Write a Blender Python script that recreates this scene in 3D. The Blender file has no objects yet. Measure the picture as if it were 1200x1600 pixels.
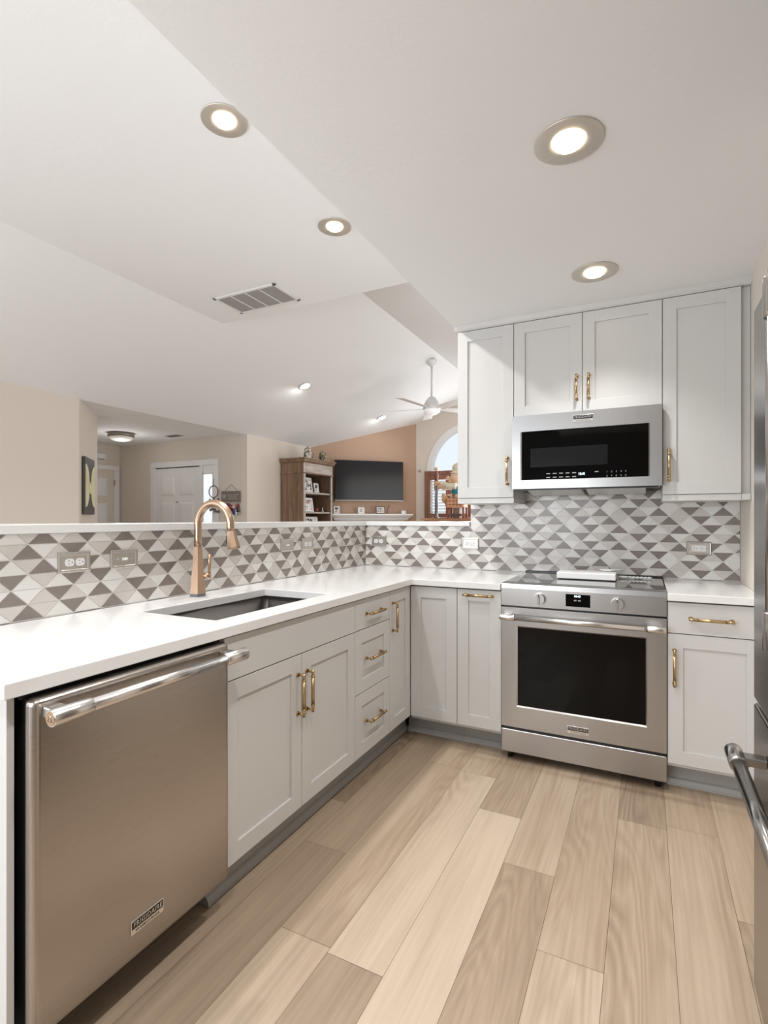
import bpy, bmesh, math, random
from mathutils import Vector, Matrix
random.seed(7)
SC = bpy.context.scene
COL = SC.collection
PI = math.pi

# ------------------------------------------------------------------ camera
cam_d = bpy.data.cameras.new('camera')
cam = bpy.data.objects.new('camera', cam_d)
COL.objects.link(cam)
cam.location = (1.192, -2.7184, 1.2557)
cam.rotation_euler = (PI / 2, 0, 0.4639)
cam_d.sensor_fit = 'HORIZONTAL'
cam_d.sensor_width = 36.0
cam_d.lens = 36.0 * 813.82 / 1200
cam_d.shift_y = 10.42 / 1200
cam_d.clip_start = 0.02
SC.camera = cam

# ------------------------------------------------------------------ exposure and world
SC.view_settings.view_transform = 'Standard'
SC.view_settings.look = 'None'
SC.view_settings.gamma = 1
SC.view_settings.use_curve_mapping = False
SC.view_settings.exposure = 0.17
W = bpy.data.worlds.new('daylight')
SC.world = W
W.use_nodes = True
bgn = W.node_tree.nodes['Background']
bgn.inputs[0].default_value = (0.84, 0.92, 1.0, 1)
bgn.inputs[1].default_value = 0.9

LAMP_W = 29.0          # recessed kitchen lamps
PLATEAU_W = 46.0       # recessed lamps in the raised ceiling
VAULT_W = 3.5
HALL_W = 4.0
WARM = (1.0, 0.86, 0.70)
WARM2 = (1.0, 0.985, 0.965)


def area_light(name, loc, rot, sx, sy, power, colour):
    l = bpy.data.lights.new(name, 'AREA')
    l.shape = 'RECTANGLE'
    l.size, l.size_y = sx, sy
    l.energy = power
    l.color = colour
    o = bpy.data.objects.new(name, l)
    COL.objects.link(o)
    o.location = loc
    o.rotation_euler = rot
    return o


# daylight at the great-room window, then unseen fills added to brighten the rooms
area_light('window_daylight', (-1.2, 5.60, 1.9), (-PI / 2, 0, 0), 1.4, 1.4, 26, (0.93, 0.97, 1.0))
area_light('rear_left_fill', (-2.25, -4.45, 1.35), (PI / 2, 0, 0), 2.7, 2.3, 62, (0.86, 0.93, 1.0))  # added fill from the open rear left, raises the ambient level
area_light('great_room_fill', (1.30, 3.3, 1.35), (0, PI / 2, 0), 2.0, 2.6, 38, (1.0, 0.97, 0.93))  # added fill on the hidden side, brightens the far room
area_light('rear_kitchen_fill', (-0.15, -4.42, 1.32), (PI / 2, 0, 0), 1.1, 0.9, 34, (0.92, 0.96, 1.0))  # added fill behind the camera, lifts the kitchen ceiling
# unseen spots added for bounce light, continuing the recessed rows overhead and behind
for nm_, x_, y_, z_, p_ in (('unseen_kitchen_lamp_light', 0.98, -1.98, 2.40, 38.0), ('unseen_kitchen_lamp_light', 0.98, -2.95, 2.40, 60.0), ('unseen_raised_lamp_light', -0.45, -1.92, 2.97, 42.0)):
    l_ = bpy.data.lights.new(nm_, 'SPOT')
    l_.energy = p_
    l_.spot_size = 2.3
    l_.spot_blend = 0.8
    l_.shadow_soft_size = 0.045
    l_.color = (1.0, 0.985, 0.965)
    o_ = bpy.data.objects.new(nm_, l_)
    COL.objects.link(o_)
    o_.location = (x_, y_, z_)


# ------------------------------------------------------------------ materials
def mat(name, col, rough=0.5, metal=0.0, emit=None, estr=0.0, spec=0.5, alpha=None, coat=0.0):
    m = bpy.data.materials.new(name)
    m.use_nodes = True
    b = m.node_tree.nodes['Principled BSDF']
    b.inputs['Base Color'].default_value = (*col, 1)
    b.inputs['Roughness'].default_value = rough
    b.inputs['Metallic'].default_value = metal
    b.inputs['Specular IOR Level'].default_value = spec
    b.inputs['Coat Weight'].default_value = coat
    if emit:
        b.inputs['Emission Color'].default_value = (*emit, 1)
        b.inputs['Emission Strength'].default_value = estr
    return m


def N(m, t, **kw):
    n = m.node_tree.nodes.new(t)
    for k, v in kw.items():
        setattr(n, k, v)
    return n


def L(m, a, b):
    m.node_tree.links.new(a, b)


def coords(m, scale=(1, 1, 1)):
    tc = N(m, 'ShaderNodeTexCoord')
    mp = N(m, 'ShaderNodeMapping')
    mp.inputs['Scale'].default_value = scale
    L(m, tc.outputs['Object'], mp.inputs['Vector'])
    return mp.outputs['Vector']


def bump_noise(m, scale, strength, dist=0.002, detail=4, sc=(1, 1, 1)):
    b = m.node_tree.nodes['Principled BSDF']
    v = coords(m, sc)
    n = N(m, 'ShaderNodeTexNoise')
    n.inputs['Scale'].default_value = scale
    n.inputs['Detail'].default_value = detail
    L(m, v, n.inputs['Vector'])
    bp = N(m, 'ShaderNodeBump')
    bp.inputs['Strength'].default_value = strength
    bp.inputs['Distance'].default_value = dist
    L(m, n.outputs['Fac'], bp.inputs['Height'])
    L(m, bp.outputs['Normal'], b.inputs['Normal'])
    return m


def mottle(m, c1, c2, scale=3.0, sc=(1, 1, 1), detail=5, lo=0.35, hi=0.65, dist=0.0):
    b = m.node_tree.nodes['Principled BSDF']
    v = coords(m, sc)
    n = N(m, 'ShaderNodeTexNoise')
    n.inputs['Scale'].default_value = scale
    n.inputs['Detail'].default_value = detail
    n.inputs['Distortion'].default_value = dist
    L(m, v, n.inputs['Vector'])
    r = N(m, 'ShaderNodeValToRGB')
    r.color_ramp.elements[0].position = lo
    r.color_ramp.elements[1].position = hi
    r.color_ramp.elements[0].color = (*c1, 1)
    r.color_ramp.elements[1].color = (*c2, 1)
    L(m, n.outputs['Fac'], r.inputs['Fac'])
    L(m, r.outputs['Color'], b.inputs['Base Color'])
    return m


def steel(name, col, rough, sc):
    m = mat(name, col, rough, 1.0)
    b = m.node_tree.nodes['Principled BSDF']
    v = coords(m, sc)
    n = N(m, 'ShaderNodeTexNoise')
    n.inputs['Scale'].default_value = 1.0
    n.inputs['Detail'].default_value = 2
    L(m, v, n.inputs['Vector'])
    mr = N(m, 'ShaderNodeMapRange')
    mr.inputs['To Min'].default_value = rough - 0.03
    mr.inputs['To Max'].default_value = rough + 0.04
    L(m, n.outputs['Fac'], mr.inputs['Value'])
    L(m, mr.outputs['Result'], b.inputs['Roughness'])
    bp = N(m, 'ShaderNodeBump')
    bp.inputs['Strength'].default_value = 0.012
    bp.inputs['Distance'].default_value = 0.0001
    L(m, n.outputs['Fac'], bp.inputs['Height'])
    L(m, bp.outputs['Normal'], b.inputs['Normal'])
    return m


M = {}
M['lighttrim'] = mat('satin_nickel_trim', (0.66, 0.62, 0.565), 0.50, 0.75)
M['ceiling'] = bump_noise(mat('ceiling_paint', (0.865, 0.868, 0.872), 0.75, spec=0.3), 38, 0.22, 0.004, 5)
M['wall'] = bump_noise(mat('beige_wall_paint', (0.70, 0.63, 0.555), 0.7, spec=0.3), 70, 0.12, 0.002)
M['tvwall'] = bump_noise(mat('tan_wall_paint', (0.47, 0.315, 0.225), 0.7, spec=0.3), 70, 0.12, 0.002)
M['kwall'] = bump_noise(mat('cream_wall_paint', (0.74, 0.68, 0.61), 0.6, spec=0.3), 70, 0.1, 0.002)
M['wallrear'] = bump_noise(mat('darkened_rear_wall_paint', (0.28, 0.265, 0.255), 0.7, spec=0.3), 70, 0.12, 0.002)  # unseen wall, darkened to keep reflections in steel and glass low
M['trim'] = mat('white_trim_paint', (0.80, 0.79, 0.78), 0.4)
M['cab'] = mat('warm_grey_cabinet_paint', (0.595, 0.587, 0.572), 0.38)
M['gap'] = mat('dark_gap', (0.03, 0.028, 0.026), 0.8)
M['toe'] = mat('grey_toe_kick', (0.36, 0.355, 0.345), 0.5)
M['quartz'] = mottle(mat('white_quartz', (0.79, 0.785, 0.78), 0.16), (0.80, 0.797, 0.79), (0.75, 0.745, 0.735), 2.2, lo=0.45, hi=0.8, dist=1.2)
M['steel'] = steel('brushed_steel', (0.455, 0.447, 0.44), 0.30, (2, 2, 900))
M['steelv'] = steel('brushed_steel_upright_grain', (0.47, 0.465, 0.46), 0.30, (900, 900, 2))
M['dwsteel'] = steel('dishwasher_steel', (0.41, 0.375, 0.345), 0.28, (2, 2, 900))
M['darksteel'] = steel('dark_stainless', (0.27, 0.255, 0.24), 0.22, (900, 900, 2))
M['chrome'] = mat('polished_steel', (0.70, 0.68, 0.66), 0.26, 1.0)
M['darkchrome'] = mat('dark_polished_steel', (0.46, 0.445, 0.43), 0.2, 1.0)
M['sinksteel'] = steel('sink_steel', (0.27, 0.25, 0.24), 0.38, (2, 2, 900))
M['brass'] = bump_noise(mat('brushed_brass', (0.50, 0.365, 0.20), 0.30, 1.0), 600, 0.1, 0.0004)
M['bronze'] = bump_noise(mat('champagne_bronze', (0.52, 0.365, 0.262), 0.31, 1.0), 500, 0.03, 0.0004)
M['nickel'] = bump_noise(mat('brushed_nickel', (0.56, 0.53, 0.49), 0.36, 1.0), 300, 0.06, 0.0004)
M['blackglass'] = mat('black_glass', (0.0025, 0.0025, 0.0025), 0.04, spec=0.16)
M['cooktop'] = mat('black_ceramic_glass', (0.015, 0.015, 0.015), 0.05, spec=0.9, coat=0.6)
M['black'] = mat('black_plastic', (0.012, 0.012, 0.012), 0.35)
M['screen'] = mat('tv_screen_glass', (0.010, 0.010, 0.011), 0.14, spec=0.3)
M['meshglass'] = mat('oven_mesh_glass', (0.010, 0.010, 0.011), 0.10, spec=0.35)
M['greyprint'] = mat('pale_grey_print', (0.36, 0.36, 0.36), 0.6)
M['digits'] = mat('lit_digits', (0.8, 0.95, 1), 0.5, emit=(0.75, 0.93, 1.0), estr=2.2)
M['plastic'] = mat('white_plastic', (0.84, 0.84, 0.83), 0.3)
M['grout'] = mat('pale_grout', (0.72, 0.70, 0.67), 0.8)
M['tiled'] = mottle(mat('taupe_tile', (0.24, 0.205, 0.185), 0.25), (0.225, 0.190, 0.172), (0.265, 0.228, 0.208), 9)
M['tileg'] = mottle(mat('greige_tile', (0.62, 0.58, 0.54), 0.25), (0.60, 0.565, 0.525), (0.66, 0.625, 0.585), 6)
M['tilew'] = mottle(mat('white_tile', (0.78, 0.76, 0.73), 0.25), (0.745, 0.725, 0.69), (0.79, 0.775, 0.75), 5)
M['bulb'] = mat('lamp_glass', (1, 1, 1), 0.4, emit=(1.0, 0.82, 0.60), estr=9)
M['bulbsmall'] = mat('lamp_glass_small', (1, 1, 1), 0.4, emit=(1.0, 0.92, 0.80), estr=6)
M['opal'] = mat('opal_glass', (0.85, 0.83, 0.8), 0.3, emit=(1, 0.95, 0.88), estr=0.08)
M['fanlamp'] = mat('fan_lamp_glass', (0.95, 0.95, 0.95), 0.3, emit=(0.97, 0.98, 1.0), estr=0.2)
M['fanwhite'] = mat('white_fan_enamel', (0.74, 0.72, 0.71), 0.35)
M['walnut'] = mottle(mat('brown_wood', (0.2, 0.12, 0.07), 0.45), (0.13, 0.075, 0.045), (0.27, 0.165, 0.10), 2.0, (9, 9, 1.2), 6, 0.3, 0.7, 0.8)
M['walnutdark'] = mottle(mat('dark_brown_wood', (0.1, 0.06, 0.04), 0.5), (0.06, 0.035, 0.022), (0.12, 0.07, 0.045), 2.0, (9, 9, 1.2), 5)
M['greywood'] = mottle(mat('weathered_wood_edge', (0.42, 0.36, 0.31), 0.5), (0.36, 0.30, 0.255), (0.50, 0.43, 0.38), 2.0, (2, 9, 9), 5)
M['shutter'] = mottle(mat('red_brown_wood', (0.22, 0.09, 0.055), 0.4), (0.17, 0.065, 0.04), (0.27, 0.12, 0.075), 2.0, (8, 8, 1), 5)
M['pine'] = mottle(mat('orange_pine', (0.45, 0.22, 0.11), 0.4), (0.36, 0.16, 0.08), (0.55, 0.29, 0.15), 2.0, (1, 8, 8), 5)
M['woven'] = mottle(mat('orange_leather_weave', (0.62, 0.30, 0.17), 0.5), (0.50, 0.22, 0.12), (0.70, 0.36, 0.22), 8)
M['sandwood'] = mottle(mat('pale_carved_wood', (0.72, 0.44, 0.28), 0.5), (0.66, 0.38, 0.235), (0.78, 0.52, 0.345), 3.5)
M['cream'] = mat('cream_cloth', (0.72, 0.64, 0.50), 0.8)
M['teal'] = mat('teal_cloth', (0.03, 0.22, 0.27), 0.8)
M['patch'] = mottle(mat('patched_cloth', (0.3, 0.18, 0.1), 0.8), (0.16, 0.07, 0.04), (0.66, 0.50, 0.34), 26, lo=0.45, hi=0.55)
M['boot'] = mat('tan_leather_boot', (0.62, 0.36, 0.17), 0.5)
M['eye'] = mat('dark_eye_paint', (0.03, 0.025, 0.02), 0.3)
M['mouth'] = mat('red_mouth_paint', (0.35, 0.06, 0.04), 0.5)
M['lampband'] = mat('bronze_lamp_band', (0.30, 0.265, 0.24), 0.4, 0.8)
M['greymetal'] = mat('dull_grey_metal', (0.20, 0.20, 0.21), 0.3, 0.9)
M['frame_s'] = mat('silver_frame', (0.50, 0.47, 0.44), 0.35, 0.7)
M['frame_w'] = mat('white_frame', (0.78, 0.76, 0.74), 0.5)
M['frame_b'] = mottle(mat('brown_frame', (0.14, 0.06, 0.035), 0.4), (0.10, 0.04, 0.025), (0.2, 0.09, 0.05), 6)
M['photo_a'] = mottle(mat('photo_dark_figures', (0.4, 0.4, 0.4), 0.35), (0.03, 0.03, 0.035), (0.72, 0.69, 0.66), 16, lo=0.46, hi=0.52)
M['photo_b'] = mottle(mat('photo_pale', (0.6, 0.55, 0.5), 0.35), (0.36, 0.22, 0.18), (0.78, 0.72, 0.68), 9, lo=0.4, hi=0.58)
M['photo_c'] = mottle(mat('photo_beach', (0.4, 0.5, 0.6), 0.35), (0.10, 0.28, 0.45), (0.70, 0.48, 0.28), 14, lo=0.45, hi=0.55)
M['photo_d'] = mottle(mat('photo_mixed', (0.3, 0.2, 0.2), 0.35), (0.02, 0.02, 0.03), (0.55, 0.14, 0.13), 20, lo=0.40, hi=0.62)
M['mat_w'] = mat('white_mat_board', (0.80, 0.78, 0.76), 0.7)
M['blue'] = mat('blue_cloth', (0.05, 0.06, 0.24), 0.8)
M['red'] = mat('dark_red_ceramic', (0.15, 0.008, 0.011), 0.3)
M['pewter'] = mat('pewter', (0.42, 0.40, 0.38), 0.35, 0.9)
M['stein_a'] = mottle(mat('grey_relief_stoneware', (0.4, 0.36, 0.3), 0.5), (0.13, 0.11, 0.085), (0.62, 0.56, 0.48), 22, lo=0.42, hi=0.58)
M['stein_b'] = mottle(mat('olive_relief_stoneware', (0.2, 0.19, 0.1), 0.5), (0.06, 0.055, 0.03), (0.46, 0.40, 0.24), 24, lo=0.45, hi=0.62)
M['artdark'] = mat('charcoal_art_panel', (0.062, 0.056, 0.052), 0.45)
M['artyellow'] = mottle(mat('pale_yellow_art', (0.75, 0.7, 0.4), 0.5), (0.66, 0.62, 0.36), (0.80, 0.77, 0.52), 5)
M['sign'] = mottle(mat('grey_brown_board', (0.19, 0.155, 0.13), 0.7), (0.165, 0.132, 0.11), (0.225, 0.185, 0.16), 5, (1, 1, 9))
M['signtext'] = mat('pale_lettering', (0.56, 0.53, 0.50), 0.6)
M['twig'] = mat('grey_brown_twig', (0.16, 0.13, 0.11), 0.8)
M['ventgrey'] = mat('grey_vent_slats', (0.34, 0.325, 0.31), 0.5)
M['duct'] = mat('dark_duct', (0.16, 0.15, 0.145), 0.7)
M['glass'] = mat('window_glass', (1, 1, 1), 0.0)
_b = M['glass'].node_tree.nodes['Principled BSDF']
_b.inputs['Transmission Weight'].default_value = 1.0
_b.inputs['IOR'].default_value = 1.02
M['daypane'] = mat('frosted_bright_pane', (0.9, 0.95, 0.98), 0.4, emit=(0.88, 0.95, 1.0), estr=0.55)
M['filter'] = mat('pale_metal_filter', (0.62, 0.62, 0.61), 0.35, 0.3)
M['clear'] = mat('clear_acrylic', (0.80, 0.80, 0.79), 0.15)

# plank floor: tint per plank comes from a face attribute; grain runs along Y
M['floor'] = mat('oak_plank_floor', (0.5, 0.4, 0.3), 0.42, spec=0.4)
m = M['floor']
b = m.node_tree.nodes['Principled BSDF']
at = N(m, 'ShaderNodeAttribute', attribute_name='tint')
geo = N(m, 'ShaderNodeTexCoord')
ofs = N(m, 'ShaderNodeVectorMath', operation='SCALE')
ofs.inputs[0].default_value = (7.3, 91.0, 13.0)
L(m, at.outputs['Fac'], ofs.inputs['Scale'])
add = N(m, 'ShaderNodeVectorMath', operation='ADD')
L(m, geo.outputs['Object'], add.inputs[0])
L(m, ofs.outputs['Vector'], add.inputs[1])


def fnoise(scale, sc, detail, dist=0.0):
    mp = N(m, 'ShaderNodeMapping')
    mp.inputs['Scale'].default_value = sc
    L(m, add.outputs['Vector'], mp.inputs['Vector'])
    n = N(m, 'ShaderNodeTexNoise')
    n.inputs['Scale'].default_value = scale
    n.inputs['Detail'].default_value = detail
    n.inputs['Distortion'].default_value = dist
    L(m, mp.outputs['Vector'], n.inputs['Vector'])
    return n.outputs['Fac']


def mathn(op, a, c):
    n = N(m, 'ShaderNodeMath', operation=op)
    for i, x in enumerate((a, c)):
        if isinstance(x, (int, float)):
            n.inputs[i].default_value = x
        else:
            L(m, x, n.inputs[i])
    return n.outputs[0]


broad = fnoise(1.0, (5.5, 0.75, 1), 3, 0.4)
fine = fnoise(1.0, (95, 2.6, 1), 5)
rings = mathn('FRACT', mathn('MULTIPLY', fnoise(1.0, (4.6, 0.55, 1), 2, 0.35), 24.0), 0.0)
rings = mathn('ABSOLUTE', mathn('SUBTRACT', rings, 0.5), 0)
mask = fnoise(1.0, (4.2, 0.55, 3), 2)
mk = N(m, 'ShaderNodeMapRange')
mk.inputs['From Min'].default_value = 0.46
mk.inputs['From Max'].default_value = 0.66
L(m, mask, mk.inputs['Value'])
ringm = mathn('MULTIPLY', mathn('MULTIPLY', rings, mk.outputs['Result']), 0.40)
val = mathn('ADD', mathn('MULTIPLY', at.outputs['Fac'], 0.55), mathn('MULTIPLY', broad, 0.42))
val = mathn('ADD', val, mathn('MULTIPLY', mathn('SUBTRACT', fine, 0.28), 0.34))
val = mathn('SUBTRACT', val, ringm)
cr = N(m, 'ShaderNodeValToRGB')
e = cr.color_ramp.elements
e[0].position = 0.12
e[0].color = (0.19, 0.137, 0.094, 1)
e[1].position = 0.85
e[1].color = (0.55, 0.445, 0.338, 1)
e2 = cr.color_ramp.elements.new(0.5)
e2.color = (0.375, 0.282, 0.20, 1)
L(m, val, cr.inputs['Fac'])
L(m, cr.outputs['Color'], b.inputs['Base Color'])
bp = N(m, 'ShaderNodeBump')
bp.inputs['Strength'].default_value = 0.08
bp.inputs['Distance'].default_value = 0.001
L(m, fine, bp.inputs['Height'])
L(m, bp.outputs['Normal'], b.inputs['Normal'])


# ------------------------------------------------------------------ mesh helpers
class MB:
    def __init__(self):
        self.bm = bmesh.new()

    def _merge(self, tmp):
        me = bpy.data.meshes.new('tmp')
        tmp.to_mesh(me)
        tmp.free()
        self.bm.from_mesh(me)
        bpy.data.meshes.remove(me)
        return self

    def box(self, x0, x1, y0, y1, z0, z1, bev=0.0, seg=2, mi=0):
        t = bmesh.new()
        bmesh.ops.create_cube(t, size=1)
        for v in t.verts:
            v.co = Vector(((x0 + x1) / 2 + v.co.x * (x1 - x0), (y0 + y1) / 2 + v.co.y * (y1 - y0), (z0 + z1) / 2 + v.co.z * (z1 - z0)))
        bmesh.ops.recalc_face_normals(t, faces=t.faces)
        if bev > 0:
            bev = min(bev, 0.45 * min(abs(x1 - x0), abs(y1 - y0), abs(z1 - z0)))
            bmesh.ops.bevel(t, geom=list(t.edges), offset=bev, segments=seg, affect='EDGES', profile=0.5)
        for f in t.faces:
            f.material_index = mi
        return self._merge(t)

    def poly(self, pts, mi=0):
        vs = [self.bm.verts.new(p) for p in pts]
        f = self.bm.faces.new(vs)
        f.material_index = mi
        return f

    def rings(self, rings, cap=True, smooth=True, mi=0, closed=False):
        R = [[self.bm.verts.new(p) for p in r] for r in rings]
        n = len(R[0])
        pairs = list(zip(R[:-1], R[1:]))
        if closed:
            pairs.append((R[-1], R[0]))
        for a, c in pairs:
            for i in range(n):
                f = self.bm.faces.new((a[i], a[(i + 1) % n], c[(i + 1) % n], c[i]))
                f.smooth = smooth
                f.material_index = mi
        if cap and not closed:
            f = self.bm.faces.new(list(reversed(R[0])))
            f.material_index = mi
            f = self.bm.faces.new(R[-1])
            f.material_index = mi
        return self

    def tube(self, pts, r, seg=12, cap=True, mi=0, closed=False, flat=1.0):
        pts = [Vector(p) for p in pts]
        rr = r if isinstance(r, (list, tuple)) else [r] * len(pts)
        up = None
        out = []
        for i, p in enumerate(pts):
            if closed:
                d = pts[(i + 1) % len(pts)] - pts[i - 1]
            else:
                d = pts[min(i + 1, len(pts) - 1)] - pts[max(i - 1, 0)]
            d.normalize()
            if up is None:
                up = Vector((0, 0, 1)) if abs(d.z) < 0.9 else Vector((1, 0, 0))
            a = d.cross(up).normalized()
            c = a.cross(d).normalized()
            up = c
            out.append([p + a * (rr[i] * math.cos(t)) + c * (rr[i] * flat * math.sin(t)) for t in [2 * PI * k / seg for k in range(seg)]])
        return self.rings(out, cap, True, mi, closed)

    def cyl(self, p0, p1, r0, r1=None, seg=20, mi=0):
        return self.tube([p0, p1], [r0, r0 if r1 is None else r1], seg, True, mi)

    def lathe(self, prof, c=(0, 0, 0), seg=28, mi=0, smooth=True):
        c = Vector(c)
        out = [[c + Vector((max(r, 1e-5) * math.cos(2 * PI * k / seg), max(r, 1e-5) * math.sin(2 * PI * k / seg), z)) for k in range(seg)] for r, z in prof]
        return self.rings(out, True, smooth, mi)

    def ball(self, c, r, seg=20, ringn=12, mi=0):
        t = bmesh.new()
        bmesh.ops.create_uvsphere(t, u_segments=seg, v_segments=ringn, radius=1)
        rx, ry, rz = r if isinstance(r, (tuple, list)) else (r, r, r)
        for v in t.verts:
            v.co = Vector((c[0] + v.co.x * rx, c[1] + v.co.y * ry, c[2] + v.co.z * rz))
        for f in t.faces:
            f.smooth = True
            f.material_index = mi
        return self._merge(t)

    def prism(self, pts, ext, mi=0, smooth=False):
        ext = Vector(ext)
        a = [Vector(p) for p in pts]
        return self.rings([a, [p + ext for p in a]], True, smooth, mi)

    def slab(self, xs, ys, inside, z0, z1, bev=0.0):
        t = bmesh.new()
        vd = {}

        def V(x, y):
            if (x, y) not in vd:
                vd[(x, y)] = t.verts.new((x, y, z0))
            return vd[(x, y)]
        for i in range(len(xs) - 1):
            for j in range(len(ys) - 1):
                if inside((xs[i] + xs[i + 1]) / 2, (ys[j] + ys[j + 1]) / 2):
                    t.faces.new((V(xs[i], ys[j]), V(xs[i + 1], ys[j]), V(xs[i + 1], ys[j + 1]), V(xs[i], ys[j + 1])))
        g = bmesh.ops.extrude_face_region(t, geom=list(t.faces))
        for v in g['geom']:
            if isinstance(v, bmesh.types.BMVert):
                v.co.z = z1
        bmesh.ops.recalc_face_normals(t, faces=t.faces)
        bmesh.ops.dissolve_limit(t, angle_limit=0.01, verts=t.verts, edges=t.edges)
        if bev:
            ed = [x for x in t.edges if len(x.link_faces) == 2 and x.calc_face_angle(0) > 0.5]
            bmesh.ops.bevel(t, geom=ed, offset=bev, segments=3, affect='EDGES', profile=0.5)
        return self._merge(t)

    def text(self, s, size, M4, depth=0.0006, mi=0, align='CENTER', spacing=1.0, sx=1.0):
        c = bpy.data.curves.new('txt', 'FONT')
        c.body = s
        c.size = size
        c.align_x = align
        c.align_y = 'CENTER'
        c.extrude = depth
        c.space_character = spacing
        c.resolution_u = 2
        o = bpy.data.objects.new('txt', c)
        me = bpy.data.meshes.new_from_object(o)
        me.transform(M4 @ Matrix.Diagonal((sx, 1, 1, 1)))
        for p in me.polygons:
            p.material_index = mi
        self.bm.from_mesh(me)
        bpy.data.meshes.remove(me)
        bpy.data.objects.remove(o)
        bpy.data.curves.remove(c)
        return self

    def xform(self, M4):
        bmesh.ops.transform(self.bm, matrix=M4, verts=self.bm.verts)
        return self

    def build(self, name, ms, parent=None, fixn=True):
        if fixn:
            bmesh.ops.recalc_face_normals(self.bm, faces=self.bm.faces)
        me = bpy.data.meshes.new(name)
        self.bm.to_mesh(me)
        self.bm.free()
        for x in (ms if isinstance(ms, (list, tuple)) else [ms]):
            me.materials.append(M[x])
        o = bpy.data.objects.new(name, me)
        COL.objects.link(o)
        if parent is not None:
            o.parent = parent
        return o


FRONT = Matrix(((1, 0, 0, 0), (0, 0, -1, 0), (0, 1, 0, 0), (0, 0, 0, 1)))  # text plane XY -> XZ facing -Y


def tmat(x, y, z):
    return Matrix.Translation((x, y, z)) @ FRONT


def tag(o, label, cat, group=None):
    o['label'] = label
    o['category'] = cat
    if group:
        o['group'] = group
    return o


def thing(name, label, cat, loc=(0, 0, 0), rz=0.0, group=None):
    o = bpy.data.objects.new(name, None)
    o.empty_display_size = 0.05
    COL.objects.link(o)
    o.location = loc
    o.rotation_euler = (0, 0, rz)
    return tag(o, label, cat, group)


def struct(name, mb, ms, parent=None):
    o = mb.build(name, ms, parent)
    if parent is None:
        o['kind'] = 'structure'
    return o


# ------------------------------------------------------------------ the setting
XE = -3.72                  # eave line of the great-room left wall
SL = 0.377                  # vault slope
XR, ZR = -1.18, 2.42 + 0.377 * 2.54
YB, YF = -4.5, 6.0
ZK = 2.42                   # kitchen ceiling
ZP = 3.0                    # raised flat ceiling
XK = 0.155                  # edge of the kitchen ceiling
YPL = 0.80                  # end of the raised flat ceiling

# floor of individual planks
PW = 0.1803
fixed = {0: (-1.037, 0.20, 0.32), 1: (-1.426, 0.66, 0.50), 2: (-0.224, 0.80, 0.60), 3: (-0.513, 0.98, 0.40), 4: (-0.82, 0.40, 0.70),  # planks nearest the left run are tinted dark to carry its floor shadow
         5: (-1.161, 0.88, 0.55), 6: (-1.55, 0.50, 0.50), 7: (-0.298, 0.52, 0.45), -1: (-0.734, 0.45, 0.15)}
fm = MB()
lay = fm.bm.faces.layers.float.new('tint')
rf = random.Random(3)
for n in range(-38, 16):
    x0 = 0.19 + PW * (n - 1)
    x1 = x0 + PW
    if x0 > 2.45 or x1 < -7.0:
        continue
    j = fixed[n][0] if n in fixed else rf.uniform(-1.2, 0)
    cuts = sorted(y for y in [j + 1.22 * k for k in range(-6, 8)] if YB < y < YF)
    ys = [YB] + cuts + [YF]
    for a, c in zip(ys[:-1], ys[1:]):
        g = 0.0006
        f = fm.poly([(x0 + g, a + g, 0), (x1 - g, a + g, 0), (x1 - g, c - g, 0), (x0 + g, c - g, 0)])
        t = rf.uniform(0.25, 0.75)
        if n in fixed:
            if abs(c - j) < 1e-6:
                t = fixed[n][1]
            elif abs(a - j) < 1e-6:
                t = fixed[n][2]
        f[lay] = t
fl = fm.build('floor', 'floor')
fl['kind'] = 'structure'
struct('floor_underlay', MB().box(-7.0, 2.45, YB, YF, -0.06, -0.0008), 'walnutdark')

struct('ceiling', MB().box(XK, 2.45, YB, 0.66, ZK, ZK + 0.08), 'ceiling')
struct('ceiling_fascia', MB().box(XK, XK + 0.08, YB, 0.84, ZK + 0.08, 3.1), 'ceiling')
sl = MB().prism([(XE - 0.02, YB, 2.42), (XR, YB, ZR), (XR, YB, ZR + 0.08), (XE - 0.02, YB, 2.50)], (0, YF - YB, 0))
struct('ceiling_slope_left', sl, 'ceiling')
sl = MB().prism([(XR, YB, ZR), (1.42, YB, ZR - SL * (1.42 - XR)), (1.42, YB, ZR - SL * (1.42 - XR) + 0.08), (XR, YB, ZR + 0.08)], (0, YF - YB, 0))
sr = MB().prism([(XR, YB, ZR), (XK, YB, ZR - SL * (XK - XR)), (XK, YB, ZR - SL * (XK - XR) + 0.08), (XR, YB, ZR + 0.08)], (0, YF - YB, 0))
sr.prism([(XK, 0.84, ZR - SL * (XK - XR)), (2.45, 0.84, ZR - SL * (2.45 - XR)), (2.45, 0.84, ZR - SL * (2.45 - XR) + 0.08), (XK, 0.84, ZR - SL * (XK - XR) + 0.08)], (0, YF - 0.84, 0))
sl.bm.free()
struct('ceiling_slope_right', sr, 'ceiling')
xp0 = XE + (ZP - 2.42) / SL
xp1 = XR + (ZR - ZP) / SL
struct('ceiling_raised', MB().prism([(xp0, YB, ZP), (xp1, YB, ZP), (XR, YB, ZR - 0.005)], (0, YPL - YB, 0)), 'ceiling')

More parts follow.
